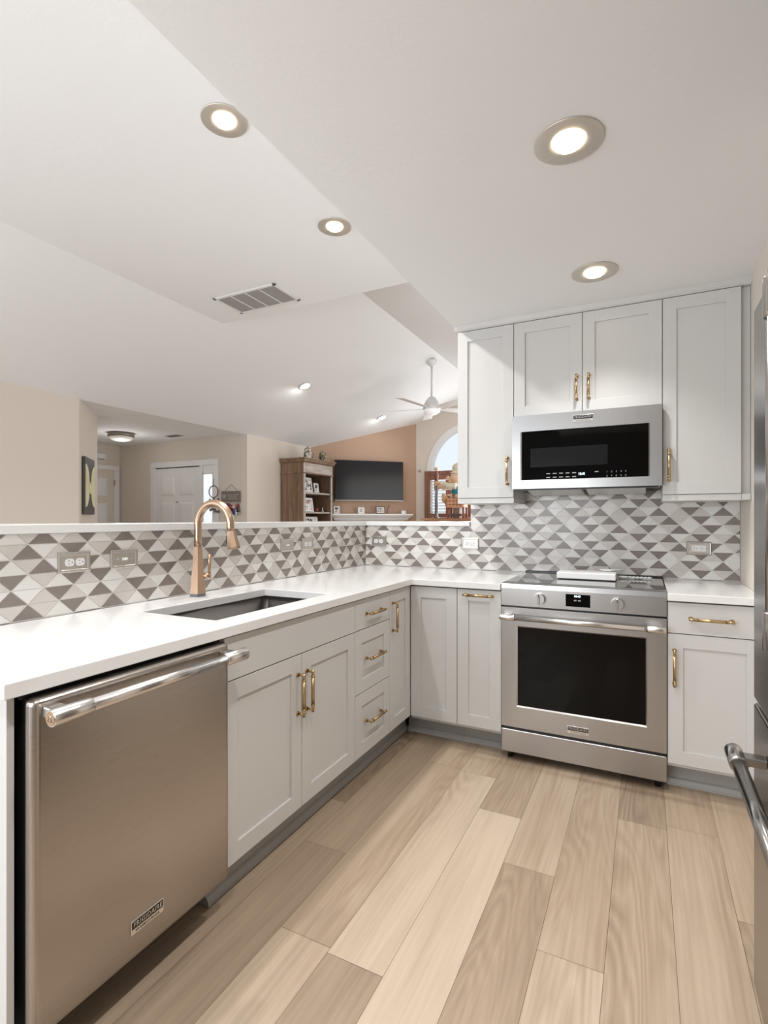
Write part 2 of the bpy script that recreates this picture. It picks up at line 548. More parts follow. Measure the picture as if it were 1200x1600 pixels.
# great-room walls
struct('wall_left', MB().box(XE - 0.12, XE, YB, 0.48, 0, 2.46), 'wall')
struct('wall_left_far', MB().box(XE - 0.12, XE, 2.87, 4.42, 0, 2.46), 'wall')
d = 0.61
struct('wall_hall_corner', MB().prism([(XE, 0.48, 0), (XE - d, 0.48 + d, 0), (XE - d - 0.1, 0.48 + d, 0), (XE - 0.12, 0.46, 0)], (0, 0, 2.42)), 'wall')
struct('wall_hall_side', MB().box(-6.4, XE - d - 0.05, 0.98, 1.09, 0, 2.42), 'wall')
struct('wall_hall_left', MB().box(-6.47, -6.35, 1.0, 3.0, 0, 2.42), 'wall')
hb = MB().box(-6.40, -5.56, 2.87, 2.99, 0, 2.42)
hb.box(-4.31, XE - 0.121, 2.87, 2.99, 0, 2.42)
hb.box(-5.56, -4.31, 2.87, 2.99, 2.03, 2.42)
struct('wall_hall_back', hb, 'wall')
struct('ceiling_hall', MB().box(-6.45, XE - 0.02, 0.44, 3.0, 2.42, 2.50), 'ceiling')

c45 = math.cos(PI / 4)
TV0 = Vector((XE, 4.404, 0))


def along(s, off=0.0, z=0.0):
    # point on the diagonal wall: s metres from the left wall, off metres into the room
    return Vector((TV0.x + s * c45 + off * c45, TV0.y + s * c45 - off * c45, z))


S1 = 1.868
p0, p1 = along(0), along(S1)
zt1 = 2.42 + SL * (p1.x - XE)
w = MB()
bk = Vector((-c45, c45, 0)) * 0.10
A = [p0, p1, p1 + Vector((0, 0, zt1 + 0.03)), p0 + Vector((0, 0, 2.45))]
w.rings([A, [q + bk for q in A]], True, False)
struct('wall_fireplace', w, 'tvwall')
# far wall with arched opening
YW = p1.y
AX, AR, AZ = -1.40, 0.74, 2.08      # arch centre, radius, spring height
wl = MB()
zt = lambda x: min(ZR, 2.42 + SL * (x - XE), ZR - SL * (x - XR)) + 0.04


def wallpoly(pts):
    wl.prism(pts, (0, 0.12, 0))


wallpoly([(p1.x, YW, 0), (AX - AR, YW, 0), (AX - AR, YW, zt(AX - AR)), (p1.x, YW, zt(p1.x))])
wallpoly([(AX + AR, YW, 0), (2.45, YW, 0), (2.45, YW, zt(2.45)), (AX + AR, YW, zt(AX + AR))])
wallpoly([(AX - AR, YW, 0), (AX + AR, YW, 0), (AX + AR, YW, 1.20), (AX - AR, YW, 1.20)])
NA = 24
for i in range(NA):
    a0, a1 = PI - PI * i / NA, PI - PI * (i + 1) / NA
    xa, xb = AX + AR * math.cos(a0), AX + AR * math.cos(a1)
    wallpoly([(xa, YW, AZ + AR * math.sin(a0)), (xb, YW, AZ + AR * math.sin(a1)), (xb, YW, zt(xb)), (xa, YW, zt(xa))])
struct('wall_window', wl, 'wall')
# half walls and kitchen walls
struct('wall_bar_left', MB().box(-0.80, -0.662, -2.10, 0.80, 0, 1.205), 'kwall')
struct('wall_bar_back', MB().box(-0.662, XK, 0.662, 0.80, 0, 1.205), 'kwall')
struct('wall_back', MB().box(XK, 1.80, 0.662, 0.84, 0, ZK + 0.08), 'kwall')
wr = MB().box(1.652, 1.80, -1.05, 0.661, 0, ZK)
wr.box(1.80, 2.45, -1.10, -1.0, 0, ZK)
struct('wall_right', wr, 'kwall')
struct('wall_rear', MB().box(-0.75, 2.45, YB - 0.12, YB, 0, ZK + 0.6), 'wallrear')
struct('wall_right_alcove', MB().box(2.32, 2.45, YB, -1.10, 0, ZK), 'wall')

# ------------------------------------------------------------------ tiled splashback
PAT = {0: 'WDWGDG', 1: 'DGWDWG', 2: 'WDGDWG', 3: 'WGDWGD', 4: 'GDWGDW', 5: 'WGDWGD'}
UH, RH, ZT0 = 0.0517, 0.0500, 0.920


def clip(poly, ax, lim, keep_less):
    out = []
    for i in range(len(poly)):
        a, c = poly[i], poly[(i + 1) % len(poly)]
        ia = (a[ax] <= lim) if keep_less else (a[ax] >= lim)
        ic = (c[ax] <= lim) if keep_less else (c[ax] >= lim)
        if ia:
            out.append(a)
        if ia != ic:
            t = (lim - a[ax]) / (c[ax] - a[ax])
            out.append((a[0] + t * (c[0] - a[0]), a[1] + t * (c[1] - a[1])))
    return out


def tile_wall(name, rects, s_k4, to3, nrm):
    """s_k4: position of the dark upright triangle in the bottom row"""
    mb = MB()
    nrm = Vector(nrm)
    g = 0.0013
    for (s0, s1, za, zb) in rects:
        A_ = [to3(s0, za), to3(s1, za), to3(s1, zb), to3(s0, zb)]
        mb.rings([[Vector(p) - nrm * 0.018 for p in A_], [Vector(p) for p in A_]], True, False, 0)
        k0, k1 = int((s0 - s_k4) / UH) - 2, int((s1 - s_k4) / UH) + 3
        for r in range(-1, 12):
            zl, zh = ZT0 + RH * r, ZT0 + RH * (r + 1)
            if zh < za or zl > zb:
                continue
            row = PAT[r % 6]
            for k in range(k0, k1):
                s = s_k4 + k * UH
                kk = (k + 4) % 6
                up = ((kk + r) % 2 == 0)   # row 0: even kk upright
                hb_ = UH - 2.4 * g
                pts = [(s - hb_, zl + g), (s + hb_, zl + g), (s, zh - 1.6 * g)] if up else [(s - hb_, zh - g), (s, zl + 1.6 * g), (s + hb_, zh - g)]
                for ax, lim, kl in ((0, s0 + 0.0005, False), (0, s1 - 0.0005, True), (1, za + 0.0005, False), (1, zb - 0.0005, True)):
                    if len(pts) > 2:
                        pts = clip(pts, ax, lim, kl)
                if len(pts) < 3:
                    continue
                mi = {'D': 1, 'G': 2, 'W': 3}[row[kk]]
                base = [Vector(to3(*p)) for p in pts]
                mb.rings([base, [p + nrm * 0.0016 for p in base]], True, False, mi)
    o = struct(name, mb, ['grout', 'tiled', 'tileg', 'tilew'])
    return o


tile_wall('trim_1_splashback', [(-2.10, 0.640, 0.9165, 1.2045)], -1.70, lambda s, z: (-0.642, s, z), (1, 0, 0))
tile_wall('trim_2_splashback', [(-0.640, XK + 0.001, 0.9165, 1.2045), (XK + 0.001, 1.651, 0.9165, 1.42)], 0.385, lambda s, z: (s, 0.644, z), (0, -1, 0))

# ------------------------------------------------------------------ cabinet builders (front faces -Y, local x = width)
FR = 0.062


def slab_front(w0, w1, z0, z1):
    return MB().box(w0, w1, 0, 0.020, z0, z1, 0.0012)


def shaker(w0, w1, z0, z1, fr=FR):
    mb = MB()
    b_ = 0.0012
    mb.box(w0, w0 + fr, 0, 0.020, z0, z1, b_)
    mb.box(w1 - fr, w1, 0, 0.020, z0, z1, b_)
    mb.box(w0 + fr - 0.001, w1 - fr + 0.001, 0.0002, 0.020, z0, z0 + fr, b_)
    mb.box(w0 + fr - 0.001, w1 - fr + 0.001, 0.0002, 0.020, z1 - fr, z1, b_)
    mb.box(w0 + fr - 0.002, w1 - fr + 0.002, 0.0085, 0.019, z0 + fr - 0.002, z1 - fr + 0.002)
    return mb


def handle(parent, x, z, ln=0.165, vert=True):
    mb = MB()
    h = ln / 2
    P = (lambda t, y: (x, y, z + t)) if vert else (lambda t, y: (x + t, y, z))
    for s in (-1, 1):
        q = s * (h - 0.008)
        mb.cyl(P(q, 0.0), P(q, -0.005), 0.0095, 0.0085, 16)
        mb.cyl(P(q, -0.004), P(q, -0.030), 0.0052, 0.0052, 12)
        mb.cyl(P(s * (h - 0.026), -0.030), P(s * h, -0.030), 0.0060, 0.0060, 14)
    mb.cyl(P(-h + 0.026, -0.030), P(h - 0.026, -0.030), 0.0072, 0.0072, 16)
    for s in (-1, 1):
        mb.cyl(P(s * (h - 0.029), -0.030), P(s * (h - 0.024), -0.030), 0.0082, 0.0082, 16)
    return mb.build('handle', 'brass', parent)


ZD0, ZD1 = 0.137, 0.874
G2 = 0.0016


def base_cabinet(name, label, loc, rz, w, depth=0.598, toe=0.085, toe_l=0.0, toe_r=0.0, hollow=False):
    t = thing(name, label, 'cabinet', loc, rz)
    if hollow:
        mb = MB().box(0.0006, 0.019, 0.0215, depth, 0.118, 0.8805)
        mb.box(w - 0.019, w - 0.0006, 0.0215, depth, 0.118, 0.8805)
        mb.box(0.019, w - 0.019, 0.0215, depth, 0.118, 0.137)
        mb.box(0.019, w - 0.019, depth - 0.012, depth, 0.137, 0.8805)
        mb.box(0.019, w - 0.019, 0.0215, 0.040, 0.137, 0.8805)
    else:
        mb = MB().box(0.0006, w - 0.0006, 0.0215, depth, 0.118, 0.8805)
    mb.build('body', 'cab', t)
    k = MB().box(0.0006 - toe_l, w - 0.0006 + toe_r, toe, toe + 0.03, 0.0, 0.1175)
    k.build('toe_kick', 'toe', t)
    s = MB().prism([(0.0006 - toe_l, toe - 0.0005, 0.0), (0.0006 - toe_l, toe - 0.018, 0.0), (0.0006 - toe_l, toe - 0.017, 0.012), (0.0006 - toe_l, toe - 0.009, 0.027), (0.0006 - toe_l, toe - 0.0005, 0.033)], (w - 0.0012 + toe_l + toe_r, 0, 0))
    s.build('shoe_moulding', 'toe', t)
    MB().box(0.001, w - 0.001, 0.008, 0.0214, ZD1 + 0.001, 0.8805).build('top_gap_shade', 'gap', t)  # dark strip standing in for the shadow gap under the worktop
    return t


RL = PI / 2
Y0, Y1, Y2, Y3 = -1.469, -0.633, -0.272, 0.0
# sink base
t = base_cabinet('sink_base_cabinet', 'wide pale grey base cabinet under the sink, false panel above two doors', (0, Y0, 0), RL, Y1 - Y0, hollow=True)
w = Y1 - Y0
slab_front(G2, w - G2, 0.734, ZD1).build('false_panel', 'cab', t)
xm = -1.05 - Y0
d1 = shaker(G2, xm - G2, ZD0, 0.730).build('door', 'cab', t)
handle(d1, xm - 0.028, 0.582)
d2 = shaker(xm + G2, w - G2, ZD0, 0.730).build('door', 'cab', t)
handle(d2, xm + 0.032, 0.582)
# drawer stack
t = base_cabinet('drawer_base_cabinet', 'pale grey base cabinet of three drawers with brass pulls, right of the sink', (0, Y1, 0), RL, Y2 - Y1)
w = Y2 - Y1
for (z0, z1, f, hz) in ((0.734, ZD1, slab_front, 0.802), (0.436, 0.730, shaker, 0.589), (ZD0, 0.432, shaker, 0.290)):
    dr = f(G2, w - G2, z0, z1).build('drawer', 'cab', t)
    handle(dr, w / 2, hz, 0.165, False)
# narrow
t = base_cabinet('narrow_base_cabinet', 'narrow pale grey base cabinet in the inner corner beside the drawers, one upright brass pull', (0, Y2, 0), RL, Y3 - Y2 - 0.002, toe_r=0.123)
w = Y3 - Y2 - 0.002
dr = shaker(G2, w - 0.001, ZD0, ZD1).build('door', 'cab', t)
handle(dr, 0.035, 0.738, 0.160)
# corner (on the back run)
XA, XR0, XR1, XEND = 0.277, 0.5205, 1.2845, 1.651
t = base_cabinet('corner_base_cabinet', 'pale grey corner base cabinet with a plain handleless shaker door, left of the pull-out', (0.0005, 0, 0), 0, XA - 0.0005, toe=0.125, toe_l=0.064)
shaker(0.001, XA - 0.0005 - G2, ZD0, ZD1).build('door', 'cab', t)
t = base_cabinet('pull_out_base_cabinet', 'pale grey pull-out base cabinet beside the range, level brass pull on its top rail', (XA, 0, 0), 0, XR0 - XA - 0.001, toe=0.125)
w = XR0 - XA - 0.001
dr = shaker(G2, w - 0.001, ZD0, ZD1).build('door', 'cab', t)
handle(dr, 0.398 - XA, 0.846, 0.160, False)
t = base_cabinet('base_cabinet', 'pale grey base cabinet right of the range, one drawer over one door', (XR1 + 0.001, 0, 0), 0, XEND - XR1 - 0.001, toe=0.105)
w = XEND - XR1 - 0.001
dr = slab_front(G2, w - G2, 0.734, ZD1).build('drawer', 'cab', t)
handle(dr, 1.455 - XR1, 0.805, 0.172, False)
dr = shaker(G2, w - G2, ZD0, 0.730).build('door', 'cab', t)
handle(dr, 0.028, 0.579, 0.168)

# end panel left of the dishwasher
pn = MB().box(-0.60, -0.030, -2.083, -2.0672, 0.0, 0.880, 0.001)
tag(pn.build('end_panel', 'cab'), 'thin pale grey panel closing the counter end left of the dishwasher', 'panel')

# ------------------------------------------------------------------ worktops and bar top
zb_, zt_ = 0.882, 0.916
xs = [-0.640, -0.455, -0.090, 0.020, XR0 - 0.001]
ys = [-2.114, -1.412, -0.716, -0.022, 0.6418]


def in_top(x, y):
    if x > 0.02 and y < -0.022:
        return False
    return not (-0.455 < x < -0.09 and -1.412 < y < -0.716)


tag(MB().slab(xs, ys, in_top, zb_, zt_, 0.003).build('worktop', 'quartz'), 'white quartz L-shaped worktop holding the sink, running to the range', 'worktop')
tag(MB().slab([XR1 + 0.001, XEND - 0.001], [-0.022, 0.6418], lambda x, y: True, zb_, zt_, 0.003).build('worktop', 'quartz'),
    'short white quartz worktop right of the range', 'worktop')
tag(MB().slab([-1.0, -0.622, XK - 0.002], [-2.16, 0.626, 0.98], lambda x, y: not (x > -0.622 and y < 0.626), 1.2055, 1.2365, 0.003).build('bar_top', 'quartz'),
    'white quartz raised bar top capping the tiled half wall', 'bar top')

# ------------------------------------------------------------------ sink
t = thing('sink', 'brushed steel undermount sink basin let into the white worktop', 'sink', (-0.2725, -1.064, 0.64))
hx, hy, dz = 0.194, 0.362, 0.2415


def rrect(hx, hy, r, z, n=6):
    out = []
    for cx, cy, a0 in ((hx - r, hy - r, 0), (-hx + r, hy - r, PI / 2), (-hx + r, -hy + r, PI), (hx - r, -hy + r, 1.5 * PI)):
        for i in range(n + 1):
            a = a0 + PI / 2 * i / n
            out.append((cx + r * math.cos(a), cy + r * math.sin(a), z))
    return out


mb = MB()
mb.rings([rrect(hx + .02, hy + .02, .03, dz - .002), rrect(hx + .02, hy + .02, .03, dz), rrect(hx, hy, .02, dz), rrect(hx - .003, hy - .003, .022, .03), rrect(hx - .02, hy - .02, .03, .006), rrect(.05, .05, .049, .0)], False, True)
mb.poly(rrect(.05, .05, .049, .0))
mb.build('basin', 'sinksteel', t)
MB().lathe([(0.0, 0.004), (0.030, 0.004), (0.044, 0.006), (0.046, 0.002), (0.0, 0.001)], (0, 0, 0.0)).build('drain', 'chrome', t)

# ------------------------------------------------------------------ faucet
FX, FY = -0.566, -1.035
t = thing('faucet', 'tall champagne-bronze gooseneck faucet with pull-down spray behind the sink', 'faucet', (FX, FY, 0.9165))


def hexr(r, z, rot=-0.80, n=6):
    return [(r * math.cos(2 * PI * k / n + rot), r * math.sin(2 * PI * k / n + rot), z) for k in range(n)]


MB().rings([hexr(.0375, 0.0), hexr(.0375, .012)], True, False).build('base_ring', 'greymetal', t)
mb = MB().rings([hexr(.0365, .012), hexr(.0345, .03), hexr(.0195, .215), hexr(.0185, .218)], True, False)
mb.build('body', 'bronze', t)
mb = MB()
R, zc_ = 0.094, 0.312
path = [(0, 0, .216), (0, 0, .25), (0, 0, .285)]
for i in range(25):
    a = PI - (PI * 1.03) * i / 24
    path.append((R + R * math.cos(a), 0, zc_ + R * math.sin(a)))
path.append((2 * R + 0.004, 0, zc_ - 0.025))
mb.tube(path, 0.0165, 20)
mb.build('spout', 'bronze', t)
mb = MB()
hx_ = 2 * R + 0.004
c = Vector((hx_, 0, zc_ - 0.026))
dn = Vector((0.20, 0, -1)).normalized()
ax2 = Vector((0, 1, 0))
ax1 = dn.cross(ax2)


def ringd(cc, r, n=8):
    return [cc + ax1 * (r * math.cos(2 * PI * k / n + PI / 8)) + ax2 * (r * math.sin(2 * PI * k / n + PI / 8)) for k in range(n)]


mb.rings([ringd(c, .0180), ringd(c + dn * .004, .0188), ringd(c + dn * .072, .0285), ringd(c + dn * .076, .0280)], True, False)
sh = mb.build('spray_head', 'bronze', t)
bt = MB().box(-.007, .007, -.004, .004, -.018, .018, .003)
q = c + dn * .030 - ax2 * 0.0
bt.xform(Matrix.Translation(c + dn * .036 + Vector((-.026, 0, 0))) @ Matrix.Rotation(PI / 2, 4, 'Z'))
bt.build('spray_button', 'black', sh)
lv = MB().cyl((.018, .012, .088), (.046, .030, .088), .0135, .0135, 20)
lv.build('handle_hub', 'bronze', t)
lv = MB().tube([(.040, .027, .095), (.041, .028, .15), (.041, .028, .182)], [.0062, .0075, .0082], 10)
lv.build('lever', 'bronze', t)


# ------------------------------------------------------------------ badge
def badge(parent, x, z, y, w=0.100, h=0.036):
    b_ = MB().box(x - w / 2, x + w / 2, y - .0035, y, z - h / 2, z + h / 2, .001)
    o = b_.build('badge', 'chrome', parent)
    MB().box(x - w / 2 + .003, x + w / 2 - .003, y - .0042, y - .0034, z - h * .10, z + h / 2 - .003).build('badge_field', 'black', o)
    MB().text('FRIGIDAIRE', .0178, tmat(x, y - .0048, z + h * .175), .0004, spacing=1.08, sx=0.90).build('badge_lettering', 'chrome', o)
    MB().text('PROFESSIONAL', .0085, tmat(x, y - .0040, z - h * .31), .0003, spacing=1.45, sx=0.92).build('badge_small_lettering', 'black', o)
    return o


# ------------------------------------------------------------------ dishwasher (front faces +X)
t = thing('dishwasher', 'stainless steel dishwasher with round bar handle at the counter end', 'dishwasher', (0.028, -2.0605, 0), RL)
W_ = 0.588
MB().box(.012, W_ - .012, .045, .60, .128, .872).build('tub', 'black', t)
MB().box(.0, W_, .0455, .060, .862, .8800).build('top_strip', 'black', t)
mb = MB().box(0.0, W_, 0.0, 0.042, 0.128, 0.868, 0.016, 6)
mb.build('door', 'dwsteel', t)
MB().box(.02, W_ - .02, .150, .165, .0, .126).build('toe_plate', 'black', t)
mb = MB()
hz_ = 0.838
mb.cyl((.085, -.056, hz_), (W_ - .075, -.056, hz_), .0145, .0145, 24)
hd = mb.build('handle', 'chrome', t)
for a, c_ in ((.002, .092), (W_ - .082, W_ + .008)):
    mb = MB().tube([(a, -.056, hz_), (a + .003, -.056, hz_), (c_ - .003, -.056, hz_), (c_, -.056, hz_)], [.017, .0190, .0190, .017], 28)
    hc = mb.build('handle_cap', 'chrome', hd)
    if a < .1:
        MB().cyl((a + .0005, -.056, hz_), (a - .0012, -.056, hz_), .0150, .0148, 28).build('end_disc', 'bronze', hc)
        e_ = MB()
        P_ = [(-.007, -.006), (.007, -.006), (0, .008)]
        e_.tube([(a - .0016, -.056 + q_[0], hz_ + q_[1]) for q_ in P_], .0008, 6, closed=True)
        e_.build('emblem', 'chrome', hc)
for a in (.012, W_ - .052):
    MB().box(a + .005, a + .040, -.050, -.0005, hz_ - .012, hz_ + .012, .003).build('handle_bracket', 'chrome', hd)
badge(t, 0.283, 0.216, 0.0, 0.100, 0.036)

# ------------------------------------------------------------------ range
t = thing('range', 'freestanding stainless steel electric range with black oven window', 'oven', (XR0 + .0015, -0.007, 0))
W_ = XR1 - XR0 - 0.003
MB().box(.004, W_ - .004, .030, .640, .055, .900).build('body', 'black', t)
# control panel
mb = MB().prism([(0, 0.0, .806), (0, 0.0, .895), (0, .004, .9185), (0, .012, .9215), (0, .06, .9215), (0, .06, .806)], (W_, 0, 0))
cp = mb.build('control_panel', 'steel', t)
for kx in (.195, .555):
    k = MB()
    k.cyl((kx, 0, .851), (kx, -.004, .851), .0315, .0310, 32)
    ko = k.build('knob_ring', 'chrome', cp)
    k = MB().cyl((kx, -.004, .851), (kx, -.030, .851), .0285, .0265, 32)
    k.box(kx - .005, kx + .005, -.036, -.029, .826, .876, .003)
    k.build('knob', 'steel', ko)
    MB().box(kx - .0012, kx + .0012, -.0372, -.0358, .860, .875).build('knob_mark', 'black', ko)
MB().box(.320, .434, -.0012, .002, .822, .883, .0006).build('display', 'blackglass', cp)
MB().text('10:43', .0145, tmat(.374, -.0016, .8735), .0003).build('clock_digits', 'digits', cp)
ic = MB()
for (ix, iz) in ((.365, .853), (.384, .853)):
    ic.box(ix - .006, ix + .006, -.0016, -.0011, iz - .003, iz + .003)
ic.build('display_icons', 'greyprint', cp)
# cooktop
mb = MB().box(.004, W_ - .004, .060, .615, .903, .9225, .001)
mb.build('cooktop', 'cooktop', t)
MB().box(.0, W_, .612, .648, .90, .930, .003).build('rear_trim', 'black', t)
# door
mb = MB()
z0, z1 = .178, .797
wx0, wx1, wz0, wz1 = .077, .681, .285, .702
for bx in ((0, wx0, z0, z1), (wx1, W_, z0, z1), (wx0, wx1, z0, wz0), (wx0, wx1, wz1, z1)):
    mb.box(bx[0], bx[1], 0, .032, bx[2], bx[3])
dr = mb.build('door', 'steel', t)
gl = MB()
f0 = [(wx0, -.0005, wz0), (wx1, -.0005, wz0), (wx1, -.0005, wz1), (wx0, -.0005, wz1)]
i_ = .006
f1 = [(wx0 + i_, .006, wz0 + i_), (wx1 - i_, .006, wz0 + i_), (wx1 - i_, .006, wz1 - i_), (wx0 + i_, .006, wz1 - i_)]
gl.rings([f0, f1], False, False)
gl.build('window_bevel', 'chrome', dr)
MB().box(wx0 + .004, wx1 - .004, .006, .010, wz0 + .004, wz1 - .004).build('window', 'blackglass', dr)
hz_ = .752
mb = MB().cyl((.075, -.052, hz_), (W_ - .075, -.052, hz_), .0125, .0125, 24)
hd = mb.build('handle', 'chrome', dr)
for a, c_ in ((.004, .080), (W_ - .080, W_ - .004)):
    MB().tube([(a, -.052, hz_), (a + .003, -.052, hz_), (c_ - .003, -.052, hz_), (c_, -.052, hz_)], [.0145, .0160, .0160, .0145], 24).build('handle_cap', 'chrome', hd)
for a in (.015, W_ - .05):
    MB().box(a, a + .035, -.050, -.0003, hz_ - .010, hz_ + .010, .003).build('handle_bracket', 'chrome', hd)
badge(dr, .378, .216, 0.0, .100, .036)
# drawer
mb = MB().box(0, W_, -.002, .03, .046, .164, .004, 3)
mb.build('drawer', 'steel', t)
MB().box(.004, W_ - .004, .012, .03, .164, .180).build('drawer_gap', 'black', t)
for fx in (.035, W_ - .035):
    for fy in (.06, .58):
        MB().cyl((fx, fy, 0), (fx, fy, .056), .016, .012, 16).build('foot', 'black', t)

# ------------------------------------------------------------------ upper cabinets
ZU0, ZU1 = 1.378, 2.385
XU = [0.176, 0.5155, 1.274, 1.612]
YU = 0.310


def upper(name, label, x0, x1, z0, rail=True):
    t = thing(name, label, 'cabinet', (x0, YU, z0))
    w = x1 - x0
    MB().box(.0006, w - .0006, .0215, 0.350, 0.0, ZU1 - z0).build('body', 'cab', t)
    if rail:
        MB().box(.0, w, .004, 0.340, -.032, -.0005, .002).build('light_rail', 'cab', t)
    return t, w


t, w = upper('wall_cabinet', 'tall pale grey wall cabinet left of the microwave, one door', XU[0], XU[1] - .0003, ZU0)
dr = shaker(G2, w - G2, .002, ZU1 - ZU0 - .003).build('door', 'cab', t)
handle(dr, .480 - XU[0], 1.532 - ZU0, .168)
t, w = upper('wall_cabinet', 'two-door pale grey wall cabinet directly above the microwave', XU[1], XU[2] - .0003, 1.8375, False)
for a, c_, hx_ in ((G2, .3725 - G2, .859 - XU[1]), (.3725 + G2, w - G2, .921 - XU[1])):
    dr = shaker(a, c_, .002, ZU1 - 1.8375 - .003).build('door', 'cab', t)
    handle(dr, hx_, 1.972 - 1.8375, .140)
t, w = upper('wall_cabinet', 'tall pale grey wall cabinet right of the microwave, one door', XU[2], XU[3], ZU0)
dr = shaker(G2, w - G2, .002, ZU1 - ZU0 - .003).build('door', 'cab', t)
handle(dr, 1.303 - XU[2], 1.528 - ZU0, .168)
MB().box(w + .0005, w + .0385, .030, .06, -.0, ZU1 - ZU0).build('filler_strip', 'cab', t)
MB().box(w + .0005, w + .0385, .006, .340, -.032, -.0005, .002).build('filler_rail', 'cab', t)
cm = MB().prism([(XK + .004, YU + .10, ZU1 + .001), (XK + .004, YU + .002, ZU1 + .001), (XK + .004, YU - .006, ZU1 + .010), (XK + .004, YU - .016, ZK - .0005), (XK + .004, YU + .10, ZK - .0005)], (1.6515 - XK - .004, 0, 0))
struct('trim_3_crown', cm, 'cab')

# ------------------------------------------------------------------ microwave
t = thing('microwave', 'stainless over-the-range microwave hung under the two-door wall cabinet', 'microwave', (XU[1] + .002, 0.262, 1.424))
W_ = XU[2] - XU[1] - .004
H_ = .4120
MB().box(.004, W_ - .004, .035, .370, .014, H_ - .002).build('body', 'black', t)
mb = MB()
wx0, wx1, wz0, wz1 = .046, .699, .048, .321
for bx in ((0, wx0, 0, H_), (wx1, W_, 0, H_), (wx0, wx1, 0, wz0), (wx0, wx1, wz1, H_)):
    mb.box(bx[0], bx[1], 0, .034, bx[2], bx[3])
dr = mb.build('door', 'steelv', t)
gl = MB()
f0 = [(wx0, -.0005, wz0), (wx1, -.0005, wz0), (wx1, -.0005, wz1), (wx0, -.0005, wz1)]
f1 = [(wx0 + .006, .007, wz0 + .002), (wx1 - .006, .007, wz0 + .002), (wx1 - .006, .007, wz1 - .002), (wx0 + .006, .007, wz1 - .002)]
gl.rings([f0, f1], False, False)
gl.build('window_bevel', 'chrome', dr)
MB().box(wx0 + .004, wx1 - .004, .007, .011, wz0 + .001, wz1 - .001).build('window', 'blackglass', dr)
MB().box(.100, .500, .0064, .0071, .120, .225).build('viewing_mesh', 'meshglass', dr)
MB().text('10:41', .020, tmat(.371, .0064, .0735), .0003, sx=.8).build('clock_digits', 'digits', dr)
for i in range(5):
    for j in range(2):
        cx_, cz_ = .197 + i * .034, .080 - j * .021
        MB().box(cx_ - .010, cx_ + .010, .0064, .0071, cz_ - .0015, cz_ + .0035).build('touch_button', 'greyprint', dr)
for i in range(5):
    for j in range(2):
        MB().text('1234567890'[i + 5 * j], .012, tmat(.497 + i * .0225, .0066, .0800 - j * .0215), .0002).build('touch_numeral', 'greyprint', dr)
MB().box(.437, .455, .0064, .0071, .080, .085).build('touch_button', 'greyprint', dr)
badge(dr, .379, .372, 0.0, .104, .038)
un = MB().box(.006, W_ - .006, .036, .368, .002, .0135)
un.build('underside', 'greymetal', t)
for a, c_ in ((.07, .362), (.385, .680)):
    MB().prism([(a, .050, .0018), (a, .052, -.004), (a, .27, -.030), (a, .275, .0018)], (c_ - a, 0, 0)).build('grease_filter', 'filter', t)
MB().box(.02, W_ - .02, .002, .034, -.008, -.0005, .001).build('vent_strip', 'black', t)

# ------------------------------------------------------------------ refrigerator (front faces -X)
t = thing('refrigerator', 'dark stainless steel french-door refrigerator at the right edge', 'refrigerator', (1.440, -1.112, 0), -RL)
# local x runs toward -Y (nearer the camera), local y runs toward +X
W_ = 0.908
MB().box(.006, W_ - .006, .062, .86, .03, 1.790).build('body', 'black', t)
for k_, (a, c_) in enumerate(((.0, W_ / 2 - .002), (W_ / 2 + .002, W_))):
    dd = MB().box(a, c_, 0, .058, .800, 1.785, .007, 3).build('door', 'darksteel', t)
    hx_ = W_ / 2 + (-.018 if k_ == 0 else .022)
    hb_ = MB().cyl((hx_, -.037, 1.08), (hx_, -.037, 1.64), .0125, .0125, 24).build('handle', 'darkchrome', dd)
    for z0, z1 in ((1.01, 1.085), (1.625, 1.700)):
        MB().tube([(hx_, -.037, z0), (hx_, -.037, z0 + .003), (hx_, -.037, z1 - .003), (hx_, -.037, z1)], [.0155, .017, .017, .0155], 24).build('handle_cap', 'darkchrome', hb_)
        zc2 = (z0 + z1) / 2
        MB().box(hx_ - .010, hx_ + .010, -.034, -.0005, zc2 - .018, zc2 + .018, .003).build('handle_bracket', 'darkchrome', hb_)
dd = MB().box(0, W_, 0, .058, .075, .790, .007, 3).build('freezer_drawer', 'darksteel', t)
hb_ = MB().cyl((.19, -.058, .700), (W_ - .19, -.058, .700), .0150, .0150, 24).build('handle', 'darkchrome', dd)
for a, c_ in ((.115, .200), (W_ - .200, W_ - .115)):
    MB().tube([(a, -.058, .700), (a + .003, -.058, .700), (c_ - .003, -.058, .700), (c_, -.058, .700)], [.0175, .0190, .0190, .0175], 28).build('handle_cap', 'darkchrome', hb_)
    MB().box((a + c_) / 2 - .018, (a + c_) / 2 + .018, -.050, -.0005, .690, .710, .003).build('handle_bracket', 'darkchrome', hb_)
MB().box(.02, W_ - .02, .03, .10, .01, .075).build('toe_grille', 'black', t)


